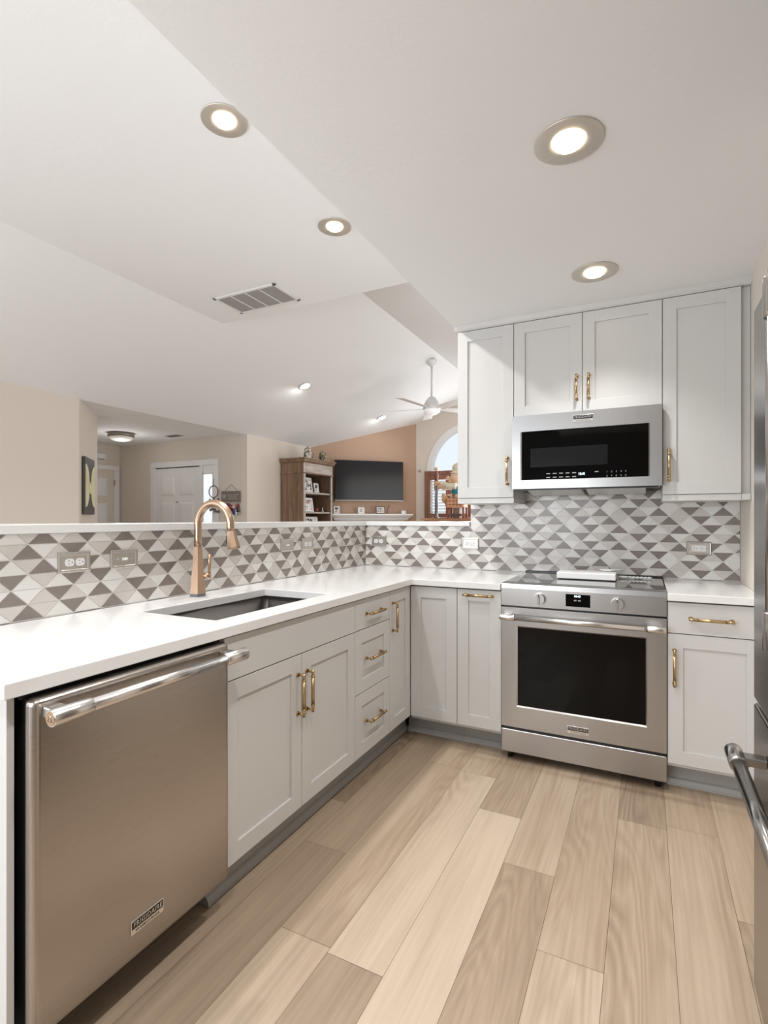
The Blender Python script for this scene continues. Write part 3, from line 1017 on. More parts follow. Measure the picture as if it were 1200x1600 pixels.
# ------------------------------------------------------------------ outlets and switches (front faces -Y locally)
def plate(name, label, cat, loc, rz, kind, group=None, w=.120, h=.074):
    t = thing(name, label, cat, loc, rz)
    mb = MB()

    def rr(hx, hz, y):
        return [(-hx, y, -hz), (hx, y, -hz), (hx, y, hz), (-hx, y, hz)]
    hx, hz = w / 2, h / 2
    mb.rings([rr(hx, hz, 0), rr(hx, hz, -.004), rr(hx - .004, hz - .004, -.0075), rr(hx - .007, hz - .007, -.0065), rr(hx - .010, hz - .010, -.0065), rr(hx - .012, hz - .012, -.0045)], True, False)
    mb.build('cover_plate', 'nickel', t)
    if kind == 'duplex':
        for sx in (-.0195, .0195):
            s = MB()
            pts = []
            for k in range(24):
                a = 2 * PI * k / 24
                pts.append((sx + .0165 * math.cos(a), -.0046, max(-.0135, min(.0135, .0168 * math.sin(a)))))
            s.prism(pts, (0, -.0022, 0))
            so = s.build('socket', 'plastic', t)
            h_ = MB()
            for zz in (-.0055, .0055):
                h_.box(sx - .0065, sx + .0005, -.0071, -.0067, zz - .0009, zz + .0009)
            h_.cyl((sx + .0085, -.0067, 0), (sx + .0085, -.0071, 0), .0022, .0022, 12)
            h_.build('slots', 'black', so)
        MB().cyl((0, -.0044, 0), (0, -.0056, 0), .003, .0028, 12).build('screw', 'chrome', t)
    elif kind == 'toggle':
        MB().box(-.011, .011, -.0055, -.0043, -.0055, .0055, .0008).build('switch_slot', 'plastic', t)
        MB().box(-.001, .009, -.014, -.0050, -.0038, .0038, .0015).build('switch_lever', 'plastic', t)
        for sx in (-.030, .030):
            MB().cyl((sx, -.0044, 0), (sx, -.0056, 0), .0032, .0028, 12).build('screw', 'chrome', t)
    else:
        so = MB().box(-.0335, .0335, -.0068, -.0044, -.0165, .0165, .001).build('socket', 'plastic', t)
        h_ = MB()
        for sx in (-.020, .016):
            for zz in (-.0055, .0055):
                h_.box(sx - .0065, sx + .0005, -.0073, -.0067, zz - .0009, zz + .0009)
            h_.cyl((sx + .0085, -.0067, 0), (sx + .0085, -.0073, 0), .0022, .0022, 12)
        h_.build('slots', 'black', so)
        MB().box(-.003, .003, -.0078, -.0067, -.006, .006, .0006).build('test_buttons', 'plastic', so)
        for sx in (-.044, .044):
            MB().cyl((sx, -.0044, 0), (sx, -.0056, 0), .0028, .0026, 12).build('screw', 'chrome', t)
    return t


XT, YT = -0.6402, 0.6422
plate('outlet', 'brushed nickel double outlet nearest the dishwasher end of the tiled bar wall', 'outlet', (XT, -1.544, 1.100), RL, 'duplex')
plate('light_switch', 'brushed nickel toggle switch just left of the faucet on the tile', 'switch', (XT, -1.344, 1.098), RL, 'toggle')
plate('light_switch', 'brushed nickel toggle switch right of the faucet on the tile', 'switch', (XT, -0.300, 1.104), RL, 'toggle')
plate('outlet', 'brushed nickel double outlet on the sink-side tile, right of a toggle switch', 'outlet', (XT, -0.098, 1.102), RL, 'duplex')
plate('outlet', 'brushed nickel double outlet on the back tile beside the inner corner', 'outlet', (-0.532, YT, 1.093), 0, 'duplex', w=.126)
plate('outlet', 'brushed nickel outlet with one oblong socket left of the range', 'outlet', (0.153, YT, 1.091), 0, 'gfci')
plate('outlet', 'brushed nickel outlet with one oblong socket right of the range', 'outlet', (1.460, YT, 1.091), 0, 'gfci')

# ------------------------------------------------------------------ things on the cooktop
bx = MB().box(-.150, .150, -.10, .10, .0, .034, .004, 3)
t = thing('cutting_board', 'thick white rectangular board lying on the black cooktop', 'board', (0.905, 0.395, 0.9226))
bx.build('slab', 'plastic', t)
MB().box(-.135, .135, -.085, .085, -.003, .0, .001).build('rubber_base', 'black', t)
for o_ in t.children:
    o_.location.z += 0.0035
mb = MB().lathe([(.0, .001), (.020, .0), (.034, .006), (.040, .012), (.038, .0125), (.030, .007), (.0, .004)], (0, 0, 0), 28)
sp = thing('spoon_rest', 'small white spoon rest on the right end of the white board', 'spoon rest', (1.006, .452, .9604))
mb.xform(Matrix.Diagonal((1.15, 1, 1, 1)))
mb.build('bowl', 'plastic', sp)
MB().tube([(.036, 0, .011), (.058, .004, .012), (.082, .010, .009)], [.006, .005, .006], 10, flat=.5).build('grip', 'plastic', sp)
st = thing('basting_brush', 'slim pale rod with clear banded grip lying right of the white board', 'utensil', (1.060, .455, .9235))
MB().cyl((0, 0, .008), (.052, .006, .008), .0075, .0070, 14).build('head', 'plastic', st)
rb = MB()
for i in range(6):
    a = .054 + i * .019
    rb.cyl((a, .006 + a * .06, .008), (a + .013, .006 + (a + .013) * .06, .008), .0065, .0065, 12)
rb.cyl((.05, .008, .008), (.168, .016, .008), .0045, .0045, 10)
rb.build('grip', 'clear', st)


# ------------------------------------------------------------------ recessed ceiling lights
def recessed(label, x, y, z, power, r=.103, rot=(0, 0, 0), bulb='bulb', trim='lighttrim', br=.044, spot=2.5, colour=WARM2, tilt=0.0):
    t = thing('recessed_light', label, 'ceiling light', (x, y, z), 0)
    t.rotation_euler = rot
    MB().lathe([(r, -.0008), (r, -.004), (r - .003, -.0055), (br + .018, -.0045), (br + .006, -.0042), (br + .004, -.0010)], (0, 0, 0), 48).build('trim_ring', trim, t)
    MB().lathe([(.0, -.0190), (br * .5, -.0180), (br * .85, -.0140), (br, -.0085), (br + .003, -.0012), (.0, -.0011)], (0, 0, 0), 40).build('lamp', bulb, t)
    l = bpy.data.lights.new('lamp_light', 'SPOT')
    l.energy = power
    l.spot_size = spot
    l.spot_blend = 0.9 if spot < 2.2 else 0.5
    l.shadow_soft_size = 0.035
    l.color = colour
    o = bpy.data.objects.new('lamp_light', l)
    COL.objects.link(o)
    o.parent = t
    o.location = (0, 0, -.05)
    o.rotation_euler = (0, tilt, 0)
    return t


recessed('large brushed nickel recessed light nearest the camera in the kitchen ceiling', 0.982, -1.027, ZK, LAMP_W, spot=2.05)
recessed('brushed nickel recessed light in the kitchen ceiling in front of the wall cabinets', 0.981, -0.075, ZK, LAMP_W, spot=1.9)
recessed('brushed nickel recessed light at upper left in the raised ceiling, nearest the camera', -0.453, -0.991, ZP, PLATEAU_W, r=.100)
recessed('brushed nickel recessed light in the raised ceiling to the right of the air vent', -0.463, -0.069, ZP, PLATEAU_W, r=.100)
vr = (0, -math.atan(SL), 0)
for lab, (x, y) in (('small white recessed light midway up the sloped ceiling, left of the fan', (-2.512, 2.537)),
                    ('small white recessed light on the sloped ceiling above the television', (-2.54, 4.673))):
    recessed(lab, x, y, 2.42 + SL * (x - XE) - .001, VAULT_W, r=.078, rot=vr, bulb='bulbsmall', trim='trim', br=.05, spot=3.0, tilt=0.75)

# air vent in the raised ceiling
t = thing('air_vent', 'white framed return-air grille with grey slats in the raised ceiling', 'vent', (-1.56, .525, ZP))
hx, hy = .305, .165
mb = MB()
mb.box(-hx, hx, -hy, -hy + .026, -.010, -.0006, .002)
mb.box(-hx, hx, hy - .026, hy, -.010, -.0006, .002)
mb.box(-hx, -hx + .026, -hy, hy, -.010, -.0006, .002)
mb.box(hx - .026, hx, -hy, hy, -.010, -.0006, .002)
for k in (1, 2, 3):
    xx = -hx + .026 + (2 * hx - .052) * k / 4
    mb.box(xx - .005, xx + .005, -hy + .02, hy - .02, -.010, -.002)
mb.build('frame', 'trim', t)
MB().box(-hx + .02, hx - .02, -hy + .02, hy - .02, -.0022, -.0006).build('duct_opening', 'duct', t)
mb = MB()
for k in range(22):
    yy = -hy + .030 + k * (2 * hy - .060) / 21
    mb.prism([(-hx + .026, yy - .005, -.0028), (-hx + .026, yy - .004, -.0024), (-hx + .026, yy + .005, -.0078), (-hx + .026, yy + .004, -.0082)], (2 * hx - .052, 0, 0))
mb.build('slats', 'ventgrey', t)

# ------------------------------------------------------------------ ceiling fan
FXp, FYp = -1.30, 3.66
FD = 7.05
t = thing('ceiling_fan', 'white five-blade ceiling fan hanging on a long rod from the vault', 'ceiling fan', (FXp, FYp, 0))
zr = ZR - .045
mb = MB()
mb.lathe([(.070, zr - .005), (.070, zr - .02), (.055, zr - .06), (.022, zr - .085), (.012, zr - .09)], (0, 0, 0), 28)
mb.build('canopy', 'fanwhite', t)
zm = zr - .49
MB().cyl((0, 0, zm - .02), (0, 0, zr - .08), .0135, .0135, 16).build('rod', 'fanwhite', t)
MB().lathe([(.020, zm + .012), (.045, zm), (.085, zm - .055), (.112, zm - .115), (.115, zm - .150), (.070, zm - .157), (.0, zm - .158)], (0, 0, 0), 36).build('motor_housing', 'fanwhite', t)
MB().lathe([(.0, zm - .156), (.095, zm - .157), (.110, zm - .172), (.108, zm - .190), (.060, zm - .222), (.0, zm - .232)], (0, 0, 0), 36).build('light_bowl', 'fanlamp', t)
for k in range(5):
    an = math.radians(188.6 + 72 * k)
    mb = MB()
    mb.box(.10, .20, -.018, .018, -.004, .004, .002)
    for j, (r0, r1, w0, w1) in enumerate(((.18, .34, .045, .062), (.34, .74, .062, .070))):
        mb.prism([(r0, -w0, .0), (r1, -w1, .0), (r1, w1, .0), (r0, w0, .0)], (0, 0, .006))
    mb.xform(Matrix.Translation((0, 0, zm - .150)) @ Matrix.Rotation(an, 4, 'Z') @ Matrix.Rotation(math.radians(-11), 4, 'X'))
    mb.build('blade', 'fanwhite', t)

# ------------------------------------------------------------------ hall: doors, lamp, small things


def panel_door(name, w, h, loc, rz, extra=None, knob_side=1):
    t = bpy.data.objects.new(name, None)
    COL.objects.link(t)
    t.location = loc
    t.rotation_euler = (0, 0, rz)
    t['kind'] = 'structure'
    mb = MB().box(0, w, .012, .045, .008, h, .002)
    st = .105
    pw = (w - 3 * st) / 2
    rows = ((.20, .72), (.86, 1.50), (1.60, h - .13))
    for r0, r1 in rows:
        for c0 in (st, 2 * st + pw):
            F0 = [(c0, .0118, r0), (c0 + pw, .0118, r0), (c0 + pw, .0118, r1), (c0, .0118, r1)]
            q = .024
            F1 = [(c0 + q, .0005, r0 + q), (c0 + pw - q, .0005, r0 + q), (c0 + pw - q, .0005, r1 - q), (c0 + q, .0005, r1 - q)]
            q = .060
            F2 = [(c0 + q, -.0030, r0 + q), (c0 + pw - q, -.0030, r0 + q), (c0 + pw - q, -.0030, r1 - q), (c0 + q, -.0030, r1 - q)]
            mb.rings([F0, F1, F2], True, False)
    mb.build('door_slab', 'trim', t)
    return t


t = panel_door('door_1', .905, 2.015, (-5.520, 2.86, 0), 0)
fr = MB()
fr.box(-.10, -.002, -.012, .02, 0, 2.0275, .004)
fr.box(-.10, 1.275, -.012, .02, 2.028, 2.112, .004)
fr.box(1.189, 1.275, -.012, .02, 0, 2.0275, .004)
fr.box(.920, .975, -.004, .04, 0, 2.03, .003)
fr.build('door_frame', 'trim', t)
MB().box(.975, 1.20, .010, .045, 0, 2.03).build('sidelight_panel', 'trim', t)
MB().box(.998, 1.168, .002, .0098, .30, 1.895, .002).build('sidelight_pane', 'daypane', t)
mb = MB()
mb.box(.978, .998, -.004, .01, .28, 1.915, .003)
mb.box(1.168, 1.188, -.004, .01, .28, 1.915, .003)
mb.box(.978, 1.188, -.004, .01, 1.895, 1.915, .003)
mb.build('sidelight_frame', 'trim', t)
MB().cyl((.452, .011, 1.505), (.452, .004, 1.505), .011, .010, 14).build('peephole', 'greymetal', t)
MB().box(.0, .906, .008, .03, 2.016, 2.0275).build('head_gap', 'gap', t)
MB().lathe([(.0, .0), (.012, .0), (.012, .03), (.028, .04), (.028, .06), (.0, .068)], (0, 0, 0)).xform(Matrix.Translation((.06, .012, .95)) @ Matrix.Rotation(PI / 2, 4, 'X')).build('door_knob', 'nickel', t)

# left hall door: wall faces +X
t = panel_door('door_2', .76, 2.02, (-6.341, 2.00, 0), RL)
fr = MB()
fr.box(.762, .842, -.012, .012, 0, 2.0215, .004)
fr.box(-.08, -.002, -.012, .012, 0, 2.0215, .004)
fr.box(-.08, .842, -.012, .012, 2.022, 2.092, .004)
fr.build('door_frame', 'trim', t)
MB().box(.752, .775, -.014, -.010, 1.78, 1.87).build('hinge', 'nickel', t)

t = thing('door_chime', 'small white chime box high on the hall wall above the left door', 'chime', (-6.349, 2.50, 2.205), RL)
MB().box(-.09, .09, -.05, 0, -.04, .06, .006).build('cover', 'trim', t)
MB().box(-.07, .07, -.052, -.048, -.035, -.02).build('grille', 'ventgrey', t)

t = thing('flush_ceiling_light', 'round flush-mount ceiling lamp with bronze band in the hall', 'ceiling light', (-5.18, 2.02, 2.42))
MB().lathe([(.0, -.001), (.155, -.001), (.165, -.01), (.165, -.052), (.156, -.055), (.0, -.053)], (0, 0, 0), 40).build('band', 'lampband', t)
MB().lathe([(.152, -.05), (.150, -.07), (.11, -.098), (.05, -.112), (.0, -.115)], (0, 0, 0), 40).build('shade', 'opal', t)
l = bpy.data.lights.new('hall_lamp_light', 'POINT')
l.energy = HALL_W
l.color = WARM2
l.shadow_soft_size = 0.12
lo = bpy.data.objects.new('hall_lamp_light', l)
COL.objects.link(lo)
lo.parent = t
lo.location = (0, 0, -.35)
t = thing('ceiling_register', 'small dark air register in the hall ceiling near the front door', 'vent', (-4.72, 2.50, 2.42))
mb = MB().box(-.13, .13, -.06, .06, -.006, -.0005, .002)
mb.build('frame', 'ventgrey', t)
mb = MB()
for k in range(5):
    mb.box(-.11, .11, -.045 + k * .021, -.037 + k * .021, -.0085, -.0055)
mb.build('slats', 'duct', t)

# art panel on the diagonal hall corner: local front -Y, wall normal (+x,+y)/sqrt2
pa = Vector((-3.725 - .22, .485 + .22, 0))
t = thing('wall_art', 'tall narrow charcoal art panel with pale yellow curves on the hall corner', 'artwork', (pa.x + .003, pa.y + .003, 1.588), math.radians(135))
MB().box(-.215, .215, -.030, -.001, -.288, .288, .002).build('panel', 'artdark', t)
mb = MB()
for s in (-1, 1):
    pts = []
    for k in range(25):
        a = -PI / 2 + PI * k / 24
        pts.append((s * (.213 - .178 * math.cos(a) ** 0.8), -.0312, .215 * math.sin(a)))
    mb.prism(pts, (0, -.0015, 0))
mb.build('yellow_curves', 'artyellow', t)
mb = MB()
mb.tube([(.030 * math.cos(2 * PI * k / 24), -.034, -.02 + .058 * math.sin(2 * PI * k / 24)) for k in range(24)], .006, 8, closed=True)
mb.tube([(.014 * math.cos(2 * PI * k / 24), -.034, -.02 + .030 * math.sin(2 * PI * k / 24)) for k in range(24)], .005, 8, closed=True)
mb.build('ring_motif', 'artyellow', t)

# hanging wreath by the sidelight
t = thing('hanging_wreath', 'small twig ring with dangling leaves hung beside the sidelight', 'wreath', (-4.315, 2.845, 1.62))
MB().tube([(0.085 * math.cos(2 * PI * k / 28), 0, .02 + .085 * math.sin(2 * PI * k / 28)) for k in range(28)], .007, 8, closed=True).build('ring', 'twig', t)
MB().tube([(0, 0, .10), (0, 0, .21)], .003, 6).build('cord', 'twig', t)
rw = random.Random(5)
mb = MB()
for k in range(22):
    x_, z_ = rw.uniform(-.10, .10), -.09 - rw.uniform(0, .20)
    mb.ball((x_, rw.uniform(-.012, .008), z_), (rw.uniform(.012, .026), .006, rw.uniform(.014, .028)), 10, 6)
mb.tube([(0, 0, -.06), (.01, 0, -.30)], .004, 6)
mb.build('dangling_leaves', 'twig', t)

# hanging sign with photographs below
t = thing('hanging_sign', 'grey-brown hanging board with pale lettering on the hall end wall', 'sign', (-3.998, 2.855, 1.566))
MB().box(-.172, .172, -.010, .008, -.076, .076, .002).build('board', 'sign', t)
MB().tube([(-.115, 0, .078), (0, .004, .172), (.115, 0, .078)], .0022, 6).build('cord', 'twig', t)
mb = MB()
pts = []
for k in range(30):
    a = 2 * PI * k / 30
    pts.append((-.118 + .0027 * 16 * math.sin(a) ** 3, -.0105, .004 + .0027 * (13 * math.cos(a) - 5 * math.cos(2 * a) - 2 * math.cos(3 * a) - math.cos(4 * a))))
mb.prism(pts, (0, -.001, 0))
mb.build('heart', 'ventgrey', t)
mb = MB()
for z_, x0_, x1_, am in ((.022, -.045, .140, .012), (-.006, -.030, .120, .006), (-.034, -.030, .135, .007)):
    n_ = int((x1_ - x0_) / .003)
    mb.tube([(x0_ + (x1_ - x0_) * k / n_, -.0112, z_ + am * math.sin(k * 1.15) * (.55 + .45 * math.sin(k * .37))) for k in range(n_ + 1)], .0022, 6)
mb.build('lettering', 'signtext', t)
t = thing('photo_collage', 'cluster of colourful clipped snapshots hanging below the grey-brown board', 'photographs', (-3.96, 2.855, 1.44))
rw = random.Random(11)
for k, (px_, pz_, mm) in enumerate(((-.10, -.010, 'photo_d'), (-.035, -.03, 'photo_d'), (.03, -.045, 'photo_b'), (.085, -.02, 'photo_d'), (.045, -.085, 'blue'), (-.02, -.075, 'red'), (.10, -.085, 'photo_a'))):
    mb = MB().box(-.036, .036, -.0015, .0015, -.042, .042)
    mb.xform(Matrix.Translation((px_, -.002 - .004 * k, pz_)) @ Matrix.Rotation(rw.uniform(-.4, .4), 4, 'Y'))
    mb.build('snapshot', mm, t)
MB().tube([(-.14, -.002, .036), (0, -.006, .026), (.14, -.002, .036)], .0018, 6).build('string', 'twig', t)

# ------------------------------------------------------------------ bookcase (front faces +X; local x -> +Y)
BX, BY, BW, BD = -3.285, 3.60, 0.78, 0.41
t = thing('bookcase', 'tall brown wooden open bookcase against the left wall beside the television', 'bookcase', (BX, BY, 0), RL)
ZB = 2.118
for a, nm in ((0.0, 'side_panel'), (BW - .03, 'side_panel')):
    MB().box(a, a + .03, .012, BD, 0, ZB - .02, .002).build(nm, 'walnut', t)
MB().box(.03, BW - .03, BD - .015, BD, .05, ZB - .02).build('back_panel', 'walnutdark', t)
for z in (.10, .52, .78, 1.07, 1.36, 1.655):
    MB().box(.031, BW - .031, .020, BD - .016, z - .026, z, .002).build('shelf', 'greywood', t)
mb = MB().box(-.002, .044, 0, .0118, 0, 1.93, .002)
mb.box(BW - .044, BW + .002, 0, .0118, 0, 1.93, .002)
mb.build('face_frame', 'greywood', t)
mb = MB().box(-.002, BW + .002, 0, .0118, 1.93, ZB - .03, .002)
mb.box(.06, BW - .06, -.004, 0, 1.962, 1.972)
mb.box(.06, BW - .06, -.004, 0, 2.048, 2.058)
mb.box(.06, .070, -.004, 0, 1.962, 2.058)
mb.box(BW - .070, BW - .06, -.004, 0, 1.962, 2.058)
mb.build('frieze', 'greywood', t)
mb = MB().box(-.014, BW + .014, -.014, BD, 1.925, 1.945, .004)
mb.build('moulding', 'walnut', t)
pr = [(-.002, 2.088), (-.018, 2.096), (-.030, 2.112), (-.034, 2.132), (-.046, 2.140), (-.046, 2.156), (.0, 2.156)]
mb = MB()
ringsL = []
for (o_, z_) in pr[:-1]:
    ringsL.append([(o_, o_, z_), (BW - o_, o_, z_), (BW - o_, BD, z_), (o_, BD, z_)])
mb.rings(ringsL, True, False)
mb.build('cornice', 'walnut', t)


def bshelf(x, y, z):
    return (BX - y, BY + x, z)


def photo_frame(label, loc, rz, w, h, fm_, pm, tilt=.16, matw=.012, n=1, group=None):
    t = thing('picture_frame', label, 'picture frame', loc, rz)
    fw = .016 if w > .1 else .011
    R_ = Matrix.Rotation(-tilt, 4, 'X')
    mb = MB()
    mb.box(-w / 2, w / 2, -.012, .004, 0, fw, .002)
    mb.box(-w / 2, w / 2, -.012, .004, h - fw, h, .002)
    mb.box(-w / 2, -w / 2 + fw, -.012, .004, fw, h - fw, .002)
    mb.box(w / 2 - fw, w / 2, -.012, .004, fw, h - fw, .002)
    mb.xform(R_).build('frame', fm_, t)
    mb = MB().box(-w / 2 + fw, w / 2 - fw, -.006, .002, fw, h - fw)
    mb.xform(R_).build('mat_board', 'mat_w', t)
    iw = (w - 2 * fw - matw * (n + 1)) / n
    for k in range(n):
        x0 = -w / 2 + fw + matw + k * (iw + matw)
        MB().box(x0, x0 + iw, -.0075, -.0055, fw + matw, h - fw - matw).xform(R_).build('photo', pm, t)
    mb = MB().prism([(-.02, .004, h * .7), (.02, .004, h * .7), (.02, .004, h * .68), (-.02, .004, h * .68)], (0, .004, 0)).xform(R_)
    dp = h * .45
    mb.prism([(-.018, h * .7 * math.sin(tilt) + .004, h * .68), (.018, h * .7 * math.sin(tilt) + .004, h * .68), (.018, h * .7 * math.sin(tilt) + dp * .5, .0), (-.018, h * .7 * math.sin(tilt) + dp * .5, .0)], (0, .004, 0))
    mb.build('easel_back', 'black', t)
    return t


photo_frame('large silver frame with two photos on the top bookcase shelf', bshelf(.215, .075, 1.6565), RL, .235, .225, 'frame_s', 'photo_a', n=2)
photo_frame('small silver frame with one photo on the top bookcase shelf', bshelf(.470, .095, 1.6565), RL + .05, .150, .155, 'frame_s', 'photo_a')
photo_frame('tall white frame with a pink photo on the middle bookcase shelf', bshelf(.300, .110, 1.3615), RL, .215, .215, 'frame_w', 'photo_b')
photo_frame('low white frame at the front of the middle bookcase shelf', bshelf(.150, .045, 1.3615), RL - .1, .150, .110, 'frame_w', 'photo_a')
photo_frame('small silver frame behind the low white frame on the middle shelf', bshelf(.110, .185, 1.3615), RL, .110, .195, 'frame_s', 'photo_a')
photo_frame('wide silver frame of three photos on the lowest visible bookcase shelf', bshelf(.330, .075, 1.0715), RL, .335, .215, 'frame_s', 'photo_a', n=3)
t = thing('candle_holder', 'small dark red glass cup on the middle bookcase shelf', 'candle holder', bshelf(.470, .10, 1.3615))
MB().lathe([(.0, .0), (.026, .0), (.033, .01), (.034, .062), (.030, .062), (.028, .012), (.0, .010)]).build('cup', 'red', t)
MB().lathe([(.0, .011), (.026, .012), (.026, .040), (.0, .042)]).build('candle', 'cream', t)
t = thing('figurine', 'tiny pewter figurine at the right end of the middle bookcase shelf', 'figurine', bshelf(.640, .10, 1.3615))
MB().lathe([(.0, .0), (.026, .0), (.028, .006), (.018, .018), (.010, .045), (.014, .055), (.0, .062)]).build('bell_body', 'pewter', t)
MB().ball((0, 0, .066), .011).build('head', 'pewter', t)


def stein(label, loc, m_, r, h, rz, tall):
    t = thing('beer_stein', label, 'stein', loc, rz)
    MB().lathe([(.0, .0), (r * 1.08, .0), (r * 1.1, .012), (r, .022), (r * (1.0 if tall else 1.08), h * .4), (r * .86, h * .72), (r * .88, h * .76), (.0, h * .765)]).build('mug', m_, t)
    MB().lathe([(r * .9, h * .765), (r * .92, h * .785), (r * .62, h * .84), (r * .2, h * .92), (r * .16, h * .95), (r * .08, h), (.0, h * 1.0)]).build('lid', 'pewter', t)
    pts = []
    for k in range(13):
        a = -PI / 2 + PI * k / 12
        pts.append((-(r * .85 + r * .75 * math.cos(a)), 0, h * .42 + h * .25 * math.sin(a)))
    MB().tube(pts, r * .13, 8).build('handle', m_, t)
    return t


stein('tall grey stoneware lidded stein on top of the bookcase, on the left', bshelf(.240, .10, 2.1565), 'stein_a', .060, .20, RL + 2.6, True)
stein('olive stoneware lidded stein with handle on top of the bookcase, on the right', bshelf(.650, .10, 2.1565), 'stein_b', .058, .19, RL + .35, False)

# ------------------------------------------------------------------ television and mantel on the diagonal wall
A45 = PI / 4
c = along(.985, .085)
t = thing('television', 'large black flat television mounted on the tan diagonal wall', 'television', (c.x, c.y, 1.895), A45)
MB().box(-.600, .600, -.025, .015, -.335, .335, .006).build('bezel', 'black', t)
MB().box(-.592, .592, -.0262, -.0248, -.326, .328).build('screen', 'screen', t)
MB().box(-.600, .600, -.0258, -.01, -.337, -.3285, .001).build('lower_strip', 'frame_s', t)
MB().box(-.18, .18, .015, .083, -.15, .15).build('wall_mount', 'black', t)
MB().tube([(-.58, .02, -.33), (-.66, .045, -.38), (-.76, .075, -.47)], .006, 8).build('cable', 'black', t)

c = along(1.02, 0)
t = thing('mantel_shelf', 'white moulded mantel shelf below the television', 'mantel', (c.x, c.y, 0), A45)
mb = MB()
prof = [(-.20, 1.336), (-.20, 1.312), (-.185, 1.306), (-.165, 1.285), (-.135, 1.268), (-.115, 1.240), (-.085, 1.225), (-.05, 1.218)]
R_ = []
for (y_, z_) in prof:
    e = -y_ * 1.0 - .05
    R_.append([(-.62 - e * .55, y_, z_), (.60 + e * .75, y_, z_), (.60 + e * .75, -.002, z_), (-.62 - e * .55, -.002, z_)])
mb.rings(R_, True, False)
mb.build('shelf', 'trim', t)
MB().box(-.60, .58, -.048, -.003, 1.06, 1.217, .004).build('frieze', 'trim', t)
for a in (-.60, .42):
    MB().box(a, a + .16, -.046, -.003, 0, 1.059, .004).build('pilaster', 'trim', t)

for (lab, s, w_, h_, fm_, pm, nm) in (
        ('small white frame at the left end of the mantel below the television', .405, .100, .125, 'frame_w', 'photo_a', 1),
        ('small white frame second from the left on the mantel', .825, .112, .108, 'frame_w', 'photo_a', 1),
        ('brown frame with a colourful photo on the mantel', 1.165, .165, .130, 'frame_b', 'photo_c', 1)):
    c = along(s, .135)
    photo_frame(lab, (c.x, c.y, 1.3365), A45, w_, h_, fm_, pm, tilt=.12)
c = along(1.275, .16)
t = thing('figurine', 'small dark figurine leaning beside the brown frame on the mantel', 'figurine', (c.x, c.y, 1.3365), A45)
MB().tube([(0, 0, 0), (.004, 0, .05), (.012, 0, .095), (.030, 0, .125)], [.014, .010, .009, .012], 10).build('body', 'twig', t)
MB().ball((.034, 0, .132), .014).build('head', 'twig', t)
c = along(1.575, .13)
t = thing('keepsake_box', 'small pale glass cube at the right end of the mantel', 'box', (c.x, c.y, 1.3365), A45)
MB().box(-.040, .040, -.025, .025, 0, .052, .003).build('cube', 'filter', t)
MB().box(-.042, .042, -.027, .027, .053, .060, .002).build('lid', 'frame_s', t)

# wall button right of the corner
t = thing('wall_sensor', 'small white round sensor on the pale wall left of the window', 'sensor', (p1.x + .07, YW - .0008, 2.09))
MB().lathe([(.0, .0), (.022, .0), (.022, .012), (.015, .018), (.0, .018)]).xform(Matrix.Rotation(PI / 2, 4, 'X')).build('cap', 'ventgrey', t)

# ------------------------------------------------------------------ arched window with plantation shutters
wn = bpy.data.objects.new('window_1', None)
COL.objects.link(wn)
wn.location = (AX, YW, 0)
wn['kind'] = 'structure'
mb = MB()
NA = 32
arc_o = [((AR + .055) * math.cos(PI - PI * k / NA), AZ + (AR + .055) * math.sin(PI - PI * k / NA)) for k in range(NA + 1)]
arc_i = [((AR - .045) * math.cos(PI - PI * k / NA), AZ + (AR - .045) * math.sin(PI - PI * k / NA)) for k in range(NA + 1)]
for k in range(NA):
    (xa, za), (xb, zb2) = arc_o[k], arc_o[k + 1]
    (xc, zc3), (xd, zd) = arc_i[k + 1], arc_i[k]
    mb.rings([[(xa, -.012, za), (xb, -.012, zb2), (xc, -.012, zc3), (xd, -.012, zd)], [(xa, .02 if False else .0, za), (xb, .0, zb2), (xc, .09, zc3), (xd, .09, zd)]], True, False)
mb.build('arch_trim', 'trim', wn)
mb = MB()
pts = [(x_, .075, z_) for (x_, z_) in arc_i]
mb.prism(pts, (0, .006, 0))
mb.build('arch_pane', 'glass', wn)
MB().box(-AR + .05, AR - .05, .070, .076, 1.22, AZ - .06).build('lower_pane', 'glass', wn)
# shutters
sf = MB()
sx0, sx1 = -AR - .085, AR + .085
zs0, zs1 = 1.215, 2.075
sf.box(sx0, sx1, -.045, -.003, zs1 - .065, zs1, .004)
sf.box(sx0, sx0 + .05, -.045, -.003, zs0 + .0605, zs1 - .0655, .004)
sf.box(sx1 - .05, sx1, -.045, -.003, zs0 + .0605, zs1 - .0655, .004)
sf.box(sx0, sx1, -.045, -.003, zs0, zs0 + .06, .004)
sf.build('shutter_frame', 'shutter', wn)
n_leaf = 4
lw = (sx1 - sx0 - .10) / n_leaf
for k in range(n_leaf):
    a = sx0 + .05 + k * lw
    lf = MB()
    lf.box(a + .002, a + .05, -.040, -.008, zs0 + .062, zs1 - .067, .003)
    lf.box(a + lw - .05, a + lw - .002, -.040, -.008, zs0 + .062, zs1 - .067, .003)
    lf.box(a + .05, a + lw - .05, -.040, -.008, zs0 + .062, zs0 + .13, .003)
    lf.box(a + .05, a + lw - .05, -.040, -.008, zs1 - .15, zs1 - .067, .003)
    lo = lf.build('shutter_leaf', 'shutter', wn)
    lv = MB()
    nl = 11
    for q in range(nl):
        zz = zs0 + .155 + q * (zs1 - zs0 - .335) / (nl - 1)
        lv.prism([(a + .05, -.050, zz - .006), (a + .05, -.048, zz - .010), (a + .05, .002, zz + .006), (a + .05, .0, zz + .010)], (lw - .10, 0, 0))
    lv.build('louvres', 'trim', lo)

